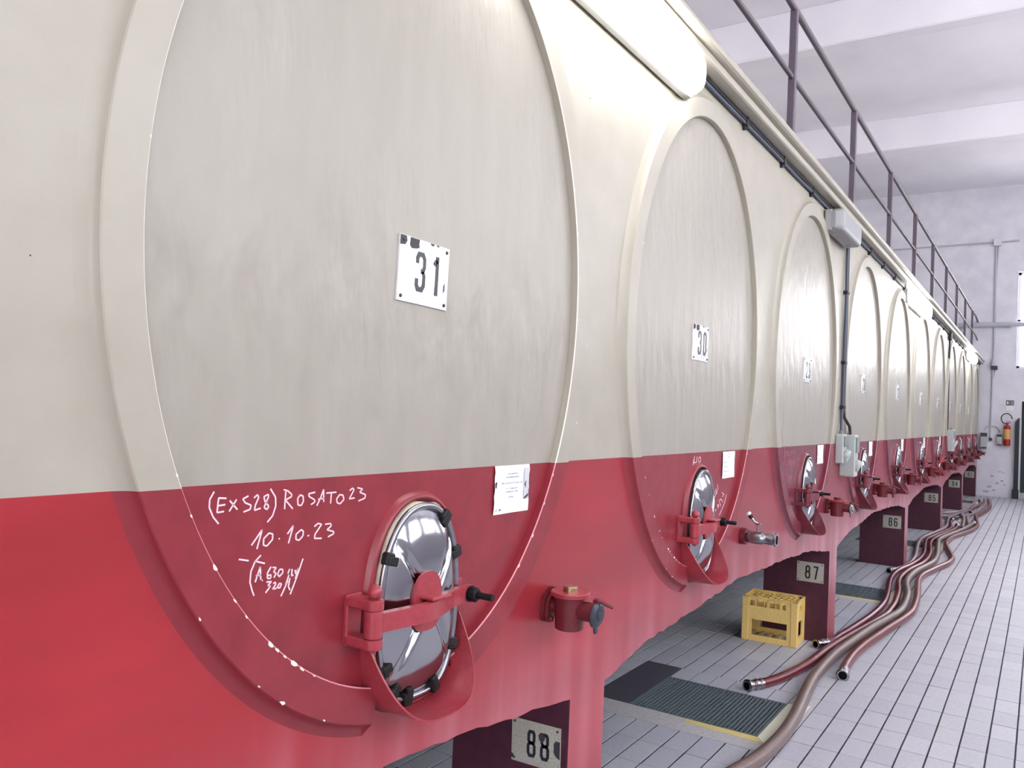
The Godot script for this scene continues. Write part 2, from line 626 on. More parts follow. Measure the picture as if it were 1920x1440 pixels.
func build_hall() -> void:
	var mb := Mb.new()
	mb.bar(Vector3(-5.3, CEIL, ZWALL - 0.3), Vector3(7.3, CEIL + 0.3, ZNEAR + 0.3))
	var ceil := structure("ceiling", mb.mesh(), M.ceiling, "pale plastered ceiling crossed by deep beams")
	for z in [-17.1, -11.9, -6.7, -1.5, 3.7, 8.9]:
		var b := Mb.new()
		b.bar(Vector3(-5.0, CEIL - 0.62, z - 0.28), Vector3(7.0, CEIL + 0.01, z), 0.02)
		put("beam", b.mesh(), M.ceiling, ceil)
	# end wall with its tall window and the doorway
	mb = Mb.new()
	pierced(mb, false, ZWALL - 0.35, ZWALL, -5.3, 7.3, -0.2, CEIL, [[0.73, 3.15, 5.2, 5.5], [0.87, 0.0, 2.6, 2.35]])
	var far := structure("wall_far", mb.mesh(), M.white_wall, "white plastered end wall of the hall")
	var rng := RandomNumberGenerator.new()
	rng.seed = 19
	var stains := Mb.new()
	for q in [[0.28, 0.50, 0.06], [0.45, 0.62, 0.035], [0.53, 0.60, 0.03], [0.24, 0.24, 0.07], [0.40, 0.34, 0.05], [0.50, 0.40, 0.05], [0.17, 0.12, 0.08], [0.56, 0.30, 0.04], [0.33, 0.16, 0.05]]:
		for m in 4:
			var p := PackedVector2Array()
			for i in 10:
				var a := TAU * i / 10
				p.append(Vector2(q[0] + rng.randf_range(-0.01, 0.01), q[1]) + Vector2(cos(a) * 1.3, sin(a) * 0.7) * q[2] * rng.randf_range(0.15, 0.75))
			stains.prism(p, xf(Vector3(0, 0, ZWALL), Vector3.RIGHT, Vector3.UP, Vector3.BACK), 0.0015 + 0.0003 * m, false)
	put("damp_stain", stains.mesh(), M.stain, far, "", "stuff")
	window(1, false, ZWALL - 0.2, 0.73, 3.15, 5.2, 5.5, 4, 2, "bright window high in the end wall")
	mb = Mb.new()
	var holes := []
	for i in range(1, 6):
		holes.append([-20.9 + 5.2 * i - 1.9, 3.2, -20.9 + 5.2 * i + 1.9, 6.8])  # unseen windows, sized and spaced for the fill light they give
	pierced(mb, true, 7.0, 7.3, ZWALL - 0.35, ZNEAR + 0.3, -0.2, CEIL, holes)
	structure("wall_right", mb.mesh(), M.white_wall, "white wall with a row of added daylight windows across the aisle")
	for i in holes.size():
		window(2 + i, true, 7.15, holes[i][0], holes[i][1], holes[i][2], holes[i][3], 3, 2, "unseen window across the aisle, added for daylight")
	mb = Mb.new()
	pierced(mb, false, ZNEAR, ZNEAR + 0.3, -5.3, 7.3, -0.2, CEIL, [[2.4, 0.6, 6.6, 6.8]])  # unseen opening, added and sized for its light along the hall
	structure("wall_near", mb.mesh(), M.white_wall, "white wall behind the viewer")
	window(7, false, ZNEAR + 0.15, 2.4, 0.6, 6.6, 6.8, 4, 4, "large unseen window behind the viewer, added for daylight")
	mb = Mb.new()
	mb.bar(Vector3(-5.3, -0.2, ZWALL), Vector3(-5.0, CEIL, ZNEAR))
	structure("wall_back", mb.mesh(), M.white_wall, "white wall behind the vats")


func arch(u: float) -> float:
	var pts := [[0.0, 0.70], [0.42, 0.765], [0.9, 0.79], [1.25, 0.812], [1.5, 0.834], [2.0, 0.822], [2.7, 0.803], [3.2, 0.775], [3.785, 0.70]]
	for i in pts.size() - 1:
		if u <= pts[i + 1][0]:
			return lerpf(pts[i][1], pts[i + 1][1], (u - pts[i][0]) / (pts[i + 1][0] - pts[i][0]))
	return 0.70


func pier_right(k: int) -> float:
	return -(2.735 + 4.045 * k)


func build_vat_wall() -> void:
	var face := Mb.new()
	var under := Mb.new()
	var rng := RandomNumberGenerator.new()
	rng.seed = 77
	var cols := []
	for k in range(-3, 6):
		var a := pier_right(k - 1)
		var b := pier_right(k) + 0.26
		var m := 76
		for i in m + 1:
			var z := lerpf(a, b, float(i) / m)
			var j := rng.randf_range(-0.006, 0.006) if i > 0 and i < m else 0.0
			cols.append([z, arch(a - z) + j])
		cols.append([b, 0.0])
		cols.append([pier_right(k), 0.0])
	cols[cols.size() - 1][0] = ZEND
	var uvw := func(p: Vector3) -> Vector2: return Vector2((2.2 - p.z) / 25.2, (BORDER - p.y) / BORDER)
	for i in cols.size() - 1:
		var z0: float = cols[i][0]
		var z1: float = cols[i + 1][0]
		if z0 - z1 < 1e-4:
			continue
		var pier: bool = cols[i][1] == 0.0 and cols[i + 1][1] == 0.0
		var y0: float = cols[i][1]
		var y1: float = cols[i + 1][1]
		var p := [Vector3(WALLX, y0, z0), Vector3(WALLX, y1, z1), Vector3(WALLX, BORDER, z1), Vector3(WALLX, BORDER, z0)]
		face.quad_uv(p[0], p[1], p[2], p[3], Vector3(1, 0, 0), uvw.call(p[0]), uvw.call(p[1]), uvw.call(p[2]), uvw.call(p[3]))
		if not pier:
			under.quad(p[0], p[1], p[1] + Vector3(-0.25, 0.0, 0), p[0] + Vector3(-0.25, 0.0, 0), Vector3(0, -1, 0))
	var cream := Mb.new()
	cream.quad(Vector3(WALLX, BORDER, ZNEAR), Vector3(WALLX, BORDER, ZEND), Vector3(WALLX, 3.24, ZEND), Vector3(WALLX, 3.24, ZNEAR), Vector3(1, 0, 0))
	var m := face.mesh()
	cream.mesh(m)
	under.mesh(m)
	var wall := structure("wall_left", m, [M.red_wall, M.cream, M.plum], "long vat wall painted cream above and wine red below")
	# inside of the wall, floor of the vats, dark space below them
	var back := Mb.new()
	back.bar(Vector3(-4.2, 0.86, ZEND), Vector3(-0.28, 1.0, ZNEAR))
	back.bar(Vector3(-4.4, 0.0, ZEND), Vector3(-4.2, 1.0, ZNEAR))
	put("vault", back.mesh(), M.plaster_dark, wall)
	var slab := Mb.new()
	slab.bar(Vector3(-4.4, 3.24, ZEND), Vector3(WALLX, 3.328, ZNEAR))
	put("roof_slab", slab.mesh(), M.cream, wall)
	var end := Mb.new()
	end.bar(Vector3(-4.4, 0.0, ZEND), Vector3(WALLX - 0.002, 3.24, ZEND + 0.1))
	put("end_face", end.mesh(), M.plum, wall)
	for k in range(-3, 6):
		var p := Mb.new()
		var r: float = pier_right(k) if k < 5 else ZEND + 0.002
		p.bar(Vector3(-0.52, 0.0, r), Vector3(WALLX - 0.002, 1.0, pier_right(k) + 0.26), 0.004)
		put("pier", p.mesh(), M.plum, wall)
	# flecks of dirt on the cream paint
	var specks := Mb.new()
	for i in 40:
		var z := rng.randf_range(-4.4, -0.5)
		var y := rng.randf_range(1.6, 3.1)
		var s := rng.randf_range(0.0008, 0.0022)
		specks.lathe([Vector2(s, 0.0), Vector2(s * 0.6, 0.001), Vector2(0.0, 0.0012)], along(Vector3(WALLX, y, z), Vector3(1, 0, 0)), 6)
	put("paint_speck", specks.mesh(), M.rust, wall, "", "stuff")
	# cornice along the top
	var prof := PackedVector2Array()
	for q in [[-0.03, 3.232], [0.045, 3.232], [0.053, 3.238], [0.055, 3.246], [0.055, 3.266], [0.05, 3.274], [0.043, 3.278], [0.043, 3.283], [0.066, 3.287], [0.077, 3.294], [0.081, 3.304], [0.081, 3.314], [0.077, 3.325], [0.066, 3.332], [-0.03, 3.333]]:
		prof.append(Vector2(q[0], q[1]))
	var c := Mb.new()
	c.prism(prof, xf(Vector3(0, 0, ZEND - 0.02), Vector3.RIGHT, Vector3.UP, Vector3.BACK), ZNEAR - ZEND)
	structure("trim_1", c.mesh(), M.cream, "moulded plaster cornice along the top of the vats")


# the tile joints before and behind the drain pit that begins at z
func grate_rows(z: float) -> Vector2:
	return Vector2(-4.963 + 0.2544 * floorf((z + 4.963) / 0.2544), -4.963 + 0.2544 * ceilf((z + 0.61 + 0.12 + 4.963) / 0.2544))


func build_floor() -> void:
	var mb := Mb.new()
	# the slab leaves the drain pits open
	var holes := []
	for k in 5:
		holes.append([-0.67, -5.0 - 4.045 * k, 0.07, -4.39 - 4.045 * k])
	var xs := [-5.0, -0.67, 0.07, 7.0]
	for i in 3:
		if i != 1:
			mb.bar(Vector3(xs[i], -0.2, ZWALL), Vector3(xs[i + 1], -0.0025, ZNEAR))
	var z := ZNEAR
	for h in holes:
		mb.bar(Vector3(-0.67, -0.2, h[3]), Vector3(0.07, -0.0025, z))
		z = h[1]
	mb.bar(Vector3(-0.67, -0.2, ZWALL), Vector3(0.07, -0.0025, z))
	var fl := structure("floor", mb.mesh(), M.grout, "floor of pale klinker tiles with dark joints")
	var tile := Mb.new()
	tile.box(Vector3(0, -0.004, 0), Vector3(0.1170, 0.008, 0.2488), 0.0006)
	var tm := tile.mesh()
	var spots := []
	var cam := get_node("camera") as Camera3D
	var inv := cam.transform.affine_inverse()
	for i in range(-46, 50):
		for j in range(-71, 68):
			var p := Vector3(0.717 + 0.1255 * (i + 0.5), 0, -4.963 + 0.2544 * (j + 0.5))
			if p.z < ZWALL + 0.1 or p.z > ZNEAR - 0.1 or p.x > 6.95 or p.x < -4.15:
				continue
			var cut := false
			for h in holes:
				if p.x > h[0] - 0.20 and p.x < 0.2 and p.z > grate_rows(h[1]).x and p.z < grate_rows(h[1]).y:
					cut = true
			if cut:
				continue
			var c := inv * p
			var sx := c.x / -c.z * 1519.4
			var sy := c.y / -c.z * 1519.4
			var seen := c.z < -0.3 and absf(sx) < 975 and absf(sy) < 735 and (p.x > -0.05 or p.z < -3.0) and p.x > -0.75
			spots.append([-c.z if seen else 1000.0 + p.z, p])
	spots.sort_custom(func(a, b): return a[0] < b[0])
	var rng := RandomNumberGenerator.new()
	rng.seed = 31
	var mms := []
	for q in 4:
		mms.append([])
	for i in spots.size():
		var p: Vector3 = spots[i][1]
		var t := rng.randi() % 4
		var tilt := Basis.from_euler(Vector3(rng.randf_range(-0.003, 0.003), rng.randf_range(-0.006, 0.006), rng.randf_range(-0.004, 0.004)))
		var at := Transform3D(tilt, p + Vector3(0, rng.randf_range(-0.0008, 0.0006), 0))
		if i < 300:
			var o := put("tile", tm, M.tiles[t], fl)
			o.transform = at
		else:
			mms[t].append(at)
	for t in 4:
		var mm := MultiMesh.new()
		mm.transform_format = MultiMesh.TRANSFORM_3D
		mm.mesh = tm
		mm.instance_count = mms[t].size()
		for i in mms[t].size():
			mm.set_instance_transform(i, mms[t][i])
		var mi := MultiMeshInstance3D.new()
		mi.name = named("paving_tiles", fl)
		mi.multimesh = mm
		mi.material_override = M.tiles[t]
		mi.set_meta("kind", "stuff")
		fl.add_child(mi, true)


# ------------------------------------------------------------------ the oval vat fronts
func super_pt(th: float, a: float, b: float) -> Vector2:
	var c := cos(th)
	var s := sin(th)
	var e := 2.0 / (2.25 if s > 0.0 else 3.0)
	return Vector2(a * signf(c) * pow(absf(c), e), b * signf(s) * pow(absf(s), e))


var front_meshes := {}


func build_front_meshes() -> void:
	var A := 0.7752
	var B := 1.0224
	var A2 := 0.8544
	var B2 := 1.1072
	# flat oval
	var head := Mb.new()
	var seg := 96
	for i in seg:
		var t0 := TAU * i / seg
		var t1 := TAU * (i + 1) / seg
		var p0 := Vector3(HEADX, YC + B * sin(t0), -A * cos(t0))
		var p1 := Vector3(HEADX, YC + B * sin(t1), -A * cos(t1))
		head.tri(Vector3(HEADX, YC, 0), p0, p1, Vector3.RIGHT, Vector3.RIGHT, Vector3.RIGHT)
	var hs := head.split(BORDER)
	front_meshes.head = hs[1].mesh(hs[0].mesh())
	# raised hoop, open at the bottom where the manhole stands
	var st := [[0.0, -0.028], [0.0, -0.003], [0.035, 0.0], [0.965, 0.0], [1.0, -0.003], [1.05, -0.013], [1.16, -0.024], [1.4, -0.0306]]
	var n := 170
	var f0 := asin(0.165 / 0.815)
	var f1 := TAU - asin(0.128 / 0.815)
	var g := []
	for s in st:
		var row := []
		for i in n + 1:
			var f := lerpf(f0, f1, float(i) / n)
			var inn := Vector2(A * sin(f), -B * cos(f))
			var outp := Vector2(A2 * sin(f), -B2 * cos(f))
			var q := inn.lerp(outp, s[0])
			row.append(Vector3(s[1], YC + q.y, -q.x))
		g.append(row)
	var rim := Mb.new()
	rim.sheet([g[0], g[1]], Vector3.ZERO)
	rim.sheet([g[2], g[3]], Vector3.RIGHT)
	rim.sheet([g[3], g[4]], Vector3.RIGHT)
	rim.sheet([g[4], g[5], g[6], g[7]], Vector3.RIGHT)
	for e in [0, n]:
		var o := Vector3(0, 0, -1 if e == n else 1)
		rim.quad(g[1][e], g[4][e], g[7][e], g[0][e], o)
		rim.quad(g[1][e], g[2][e], g[3][e], g[4][e], o)
	var rs := rim.split(BORDER)
	front_meshes.rim = rs[1].mesh(rs[0].mesh())
	var edge := Mb.new()
	edge.sheet([g[1], g[2]], Vector3.RIGHT)
	var es := edge.split(BORDER)
	front_meshes.edge = es[1].mesh(es[0].mesh())
	# manhole
	var nn := 72
	var ring := func(a: float, b: float, x: float) -> Array:
		var row := []
		for i in nn:
			var q := super_pt(TAU * i / nn, a, b)
			row.append(Vector3(x, 1.197 + q.y, -(0.017 + q.x)))
		return row
	var frame := Mb.new()
	frame.sheet([ring.call(0.182, 0.272, -0.026), ring.call(0.176, 0.266, -0.013), ring.call(0.170, 0.260, -0.006), ring.call(0.163, 0.253, -0.006), ring.call(0.158, 0.248, -0.026)], Vector3.ZERO, true)
	front_meshes.frame = frame.mesh()
	var rng := RandomNumberGenerator.new()
	rng.seed = 4
	var gk := Mb.new()
	var r1 := []
	var r2 := []
	var r3 := []
	for i in nn:
		var j := rng.randf_range(-0.003, 0.003)
		var q := super_pt(TAU * i / nn, 0.156 + j, 0.246 + j)
		var q2 := super_pt(TAU * i / nn, 0.148, 0.238)
		r1.append(Vector3(-0.026, 1.197 + q.y, -(0.017 + q.x)))
		r2.append(Vector3(-0.004 + j, 1.197 + q.y, -(0.017 + q.x)))
		r3.append(Vector3(-0.002, 1.197 + q2.y, -(0.017 + q2.x)))
	gk.sheet([r1, r2, r3], Vector3.ZERO, true)
	front_meshes.gasket = gk.mesh()
	# pressed steel lid: four pillows parted by bowed creases
	var lid := Mb.new()
	var rows := []
	var nr := 26
	for j in nr + 1:
		var r := float(j) / nr
		var row := []
		for i in nn * 2:
			var q := super_pt(TAU * i / (nn * 2), 0.141, 0.230) * r
			var p := absf(q.x) / 0.141
			var v := absf(q.y) / 0.230
			var d := v - 1.05 * pow(p, 1.25)                      # crease between the side pillows and the end pillows
			var crease := exp(-pow(d / 0.085, 2.0)) * smoothstep(0.08, 0.25, r)
			var rib := exp(-pow(d / 0.022, 2.0)) * smoothstep(0.1, 0.25, r)
			var dome := 1.0 - pow(r, 4.5)
			var x := 0.0 + 0.036 * dome - 0.016 * crease * dome + 0.009 * rib * dome
			row.append(Vector3(x, 1.197 + q.y, -(0.017 + q.x)))
		rows.append(row)
	lid.sheet(rows, Vector3.RIGHT, true)
	front_meshes.lid = lid.mesh()
	var tubes := Mb.new()
	tubes.tube(ring.call(0.1465, 0.2365, 0.002), 0.0085, 10, false, true)
	front_meshes.lid_rim = tubes.mesh()
	# collecting spout under the manhole
	var wall_line := []
	var lip := []
	var back := []
	var lip2 := []
	for i in 49:
		var th := lerpf(PI + 0.12, TAU - 0.12, float(i) / 48.0)
		var q := super_pt(th, 0.178, 0.262)
		var y := 1.197 + q.y
		var s := clampf((1.165 - y) / 0.23, 0.0, 1.0)
		var w := 0.017 + q.x
		wall_line.append(Vector3(-0.026, y, -w))
		lip.append(Vector3(-0.024 + 0.135 * s, y + 0.004 * s, -w))
		var q2 := super_pt(th, 0.182, 0.266)
		back.append(Vector3(-0.026, 1.197 + q2.y, -(0.017 + q2.x)))
		lip2.append(Vector3(-0.024 + 0.135 * s, 1.197 + q2.y + 0.004 * s, -(0.017 + q2.x)))
	var sp := Mb.new()
	sp.sheet([wall_line, lip], Vector3.ZERO)
	sp.sheet([back, lip2], Vector3.ZERO)
	sp.sheet([lip, lip2], Vector3.ZERO)
	front_meshes.spout = sp.mesh()
	# hinge, arm, pressure plate, swing bolt
	var hb := Mb.new()
	hb.bar(Vector3(-0.026, 1.132, 0.224), Vector3(-0.012, 1.247, 0.176), 0.003)
	for y in [1.145, 1.233]:
		hb.bar(Vector3(-0.02, y - 0.012, 0.224), Vector3(0.052, y + 0.012, 0.184), 0.004)
		hb.lathe([Vector2(0, -0.012), Vector2(0.020, -0.012), Vector2(0.022, -0.010), Vector2(0.022, 0.010), Vector2(0.020, 0.012), Vector2(0, 0.012)], xf(Vector3(0.050, y, 0.203), Vector3.RIGHT, Vector3.UP, Vector3.BACK), 18)
	front_meshes.hinge = hb.mesh()
	var pin := Mb.new()
	pin.tube([Vector3(0.05, 1.125, 0.203), Vector3(0.05, 1.25, 0.203)], 0.009, 12)
	pin.lathe([Vector2(0, 1.245), Vector2(0.011, 1.247), Vector2(0.016, 1.254), Vector2(0.017, 1.262), Vector2(0.0145, 1.271), Vector2(0.008, 1.277), Vector2(0, 1.279)], xf(Vector3(0.05, 0, 0.203), Vector3.RIGHT, Vector3.UP, Vector3.BACK), 16, true)
	front_meshes.pin = pin.mesh()
	var arm := Mb.new()
	var ctl := [Vector3(0.05, 0, 0.203), Vector3(0.058, 0, 0.15), Vector3(0.065, 0, 0.10), Vector3(0.073, 0, 0.05), Vector3(0.070, 0, 0.015), Vector3(0.058, 0, -0.03), Vector3(0.042, 0, -0.075), Vector3(0.030, 0, -0.11), Vector3(0.026, 0, -0.14), Vector3(0.026, 0, -0.17), Vector3(0.026, 0, -0.20)]
	var path := smooth_path(ctl, 0.012)
	var inner := []
	var outer := []
	for i in path.size():
		var t: Vector3 = (path[mini(i + 1, path.size() - 1)] - path[maxi(i - 1, 0)]).normalized()
		var s := t.cross(Vector3.UP)
		if s.x < 0.0:
			s = -s
		outer.append(path[i] + s * 0.010)
		inner.append(path[i] - s * 0.010)
	for i in path.size() - 1:
		var y0 := 1.169
		var y1 := 1.212
		var up := Vector3.UP
		arm.quad(outer[i] + up * y0, outer[i + 1] + up * y0, outer[i + 1] + up * y1, outer[i] + up * y1, outer[i] - inner[i])
		arm.quad(inner[i] + up * y0, inner[i + 1] + up * y0, inner[i + 1] + up * y1, inner[i] + up * y1, inner[i] - outer[i])
		arm.quad(outer[i] + up * y1, outer[i + 1] + up * y1, inner[i + 1] + up * y1, inner[i] + up * y1, up)
		arm.quad(outer[i] + up * y0, outer[i + 1] + up * y0, inner[i + 1] + up * y0, inner[i] + up * y0, -up)
	var l := path.size() - 1
	arm.quad(outer[l] + Vector3.UP * 1.169, inner[l] + Vector3.UP * 1.169, inner[l] + Vector3.UP * 1.212, outer[l] + Vector3.UP * 1.212, Vector3(0, 0, -1))
	arm.lathe([Vector2(0, 1.158), Vector2(0.019, 1.158), Vector2(0.021, 1.161), Vector2(0.021, 1.217), Vector2(0.019, 1.220), Vector2(0, 1.220)], xf(Vector3(0.05, 0, 0.203), Vector3.RIGHT, Vector3.UP, Vector3.BACK), 18)
	front_meshes.arm = arm.mesh()
	var plate := Mb.new()
	var pts := PackedVector2Array()
	for i in 40:
		var q := super_pt(TAU * i / 40, 0.055, 0.073)
		pts.append(q + Vector2(0.0, 1.205))
	plate.prism(pts, on_wall(0.034), 0.008)
	plate.bar(Vector3(0.04, 1.175, 0.03), Vector3(0.066, 1.206, -0.02), 0.003)
	plate.bar(Vector3(0.04, 1.213, 0.03), Vector3(0.082, 1.222, -0.045), 0.003)
	front_meshes.plate = plate.mesh()
	var bolt := Mb.new()
	bolt.tube([Vector3(-0.02, 1.190, -0.186), Vector3(0.108, 1.190, -0.186)], 0.009, 14)
	front_meshes.bolt = bolt.mesh()
	var nut := Mb.new()
	nut.lathe([Vector2(0, 0.039), Vector2(0.017, 0.039), Vector2(0.019, 0.042), Vector2(0.019, 0.058), Vector2(0.016, 0.061), Vector2(0, 0.061)], along(Vector3(0, 1.190, -0.186), Vector3(1, 0, 0)), 6)
	nut.lathe([Vector2(0, 0.0365), Vector2(0.022, 0.0365), Vector2(0.022, 0.0395), Vector2(0, 0.0395)], along(Vector3(0, 1.190, -0.186), Vector3(1, 0, 0)), 16)
	front_meshes.nut = nut.mesh()
	var lug := Mb.new()
	lug.bar(Vector3(-0.026, 1.165, -0.204), Vector3(-0.002, 1.225, -0.172), 0.004)
	front_meshes.lug = lug.mesh()


func strokes_mesh(lines: Array, width: float) -> ArrayMesh:
	var mb := Mb.new()
	for ln in lines:
		var p := PackedVector2Array()
		for i in ln.size() / 2:
			p.append(Vector2(ln[i * 2], ln[i * 2 + 1]))
		mb.stroke(p, width, on_wall(HEADX), 0.0007)
	return mb.mesh()


func build_front(k: int) -> void:
	if front_meshes.is_empty():
		build_front_meshes()
	var order := ["nearest", "second", "third", "fourth", "fifth", "sixth", "seventh", "eighth", "ninth", "tenth", "last"]
	var label: String
	if k == 0:
		label = "largest oval vat front at left, chalked with ROSATO 23, below the plate 31"
	elif k == 1:
		label = "oval vat front with plate 30 and a stainless ball valve beside its manhole"
	elif k == 10:
		label = "last and smallest oval vat front, next to the white end wall"
	else:
		label = "%s oval vat front from the left, cream above and wine red below" % order[k]
	var f := thing("vat_front", Vector3(0, 0.9, Z0 - PITCH * k), label, "vat front", "oval vat fronts along the wall")
	put("head", front_meshes.head, [M.cream_head, M.red_head if k < 2 else M.red_head_sheen], f)
	put("rim", front_meshes.rim, [M.cream, M.red_head if k < 2 else M.red_head_sheen], f)
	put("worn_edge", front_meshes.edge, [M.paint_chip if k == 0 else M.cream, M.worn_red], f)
	put("manhole_frame", front_meshes.frame, M.red_head if k < 2 else M.red_head_sheen, f)
	put("gasket", front_meshes.gasket, M.sealant if k == 0 else M.rubber, f)
	var door := put("manhole_door", front_meshes.lid, M.steel, f, "polished stainless manhole door")
	put("door_rim", front_meshes.lid_rim, M.steel_worn if k == 0 else M.steel, door)
	if k == 0:
		for a in [152.0, 58.0, 24.0, -26.0, -72.0, -98.0, -122.0, -150.0]:
			var q := super_pt(deg_to_rad(a), 0.1465, 0.2365)
			var q2 := super_pt(deg_to_rad(a + 4.0), 0.1465, 0.2365)
			var t := (q2 - q).normalized()
			var c := Mb.new()
			var b := Basis(Vector3(1, 0, 0), Vector3(0, t.y, -t.x), Vector3(1, 0, 0).cross(Vector3(0, t.y, -t.x)))
			c.box(Vector3(0.006, 1.197 + q.y, -(0.017 + q.x)), Vector3(0.022, 0.030, 0.030), 0.004, b)
			c.box(Vector3(0.012, 1.197 + q.y * 0.95, -(0.017 + q.x * 0.93)), Vector3(0.014, 0.022, 0.034), 0.003, b)
			put("clip", c.mesh(), M.rubber, door)
	var iron: Material = M.red_iron if k < 2 or k == 6 else M.red_iron_shaded
	put("spout", front_meshes.spout, iron, f)
	put("hinge", front_meshes.hinge, iron, f)
	put("hinge_pin", front_meshes.pin, iron, f)
	var arm := put("clamp_arm", front_meshes.arm, iron, f)
	put("pressure_plate", front_meshes.plate, iron, arm)
	put("swing_bolt", front_meshes.bolt, M.black_iron, f)
	put("nut", front_meshes.nut, M.black_iron, f)
	put("bolt_lug", front_meshes.lug, iron, f)
	if k == 0:
		for ln in chalk_31():
			put("chalk_writing", strokes_mesh(ln, 0.0032), M.chalk, f, "white chalk writing", "stuff")
	elif k == 1:
		for ln in chalk_30():
			put("chalk_writing", strokes_mesh(ln, 0.0032), M.chalk, f, "white chalk writing", "stuff")
	elif k == 2:
		for ln in chalk_29():
			put("chalk_writing", strokes_mesh(ln, 0.004), M.faint_chalk, f, "faint chalk writing", "stuff")
	if k < 2:
		var rng := RandomNumberGenerator.new()
		rng.seed = 90 + k
		var chips := Mb.new()
		# flaked paint along the inner and outer edge of the hoop: [angle from the bottom in degrees, clockwise seen from the aisle; 0 inner or 1 outer edge; size]
		var list := [[-57, 0, 0.006], [-50, 0, 0.012], [-44.5, 0, 0.007], [-41.5, 0, 0.006], [-35.5, 0, 0.014], [-34.0, 0, 0.011], [-32.0, 0, 0.008], [-29.8, 0, 0.015], [-27.8, 0, 0.010], [-25, 0, 0.006], [-47, 1, 0.006], [-34, 1, 0.006], [-29, 1, 0.011], [-20, 1, 0.006], [-62, 0, 0.007], [45, 0, 0.008], [52, 0, 0.006], [58, 0, 0.006], [38, 0, 0.009], [-115, 0, 0.006], [-128, 0, 0.005], [-96, 0, 0.005], [112, 0, 0.006], [104, 0, 0.006], [96, 0, 0.005], [88, 0, 0.006], [84, 1, 0.005], [70, 1, 0.006]]
		for c in list:
			var a := deg_to_rad(c[0] + (7.0 if k == 1 else 0.0))
			var e: float = 0.04 if c[1] == 0 else 0.955
			var q := Vector2(0.7752 * sin(a), -1.0224 * cos(a)).lerp(Vector2(0.8544 * sin(a), -1.1072 * cos(a)), e)
			var tang := Vector2(0.8 * cos(a), 1.05 * sin(a)).normalized()
			var p := PackedVector2Array()
			var sz: float = c[2] * (0.72 if k == 0 else 0.55)
			for i in 9:
				var an := TAU * i / 9
				var rr := sz * rng.randf_range(0.45, 1.0)
				var d := tang * cos(an) * rr * 1.3 + Vector2(tang.y, -tang.x) * sin(an) * rr * 0.55
				p.append(Vector2(q.x, YC + q.y) + d)
			chips.prism(p, on_wall(0.0), 0.0008, false)
		put("flaked_paint", chips.mesh(), M.paint_chip, f, "", "stuff")
	for c in f.get_children():
		c.position.y -= 0.9



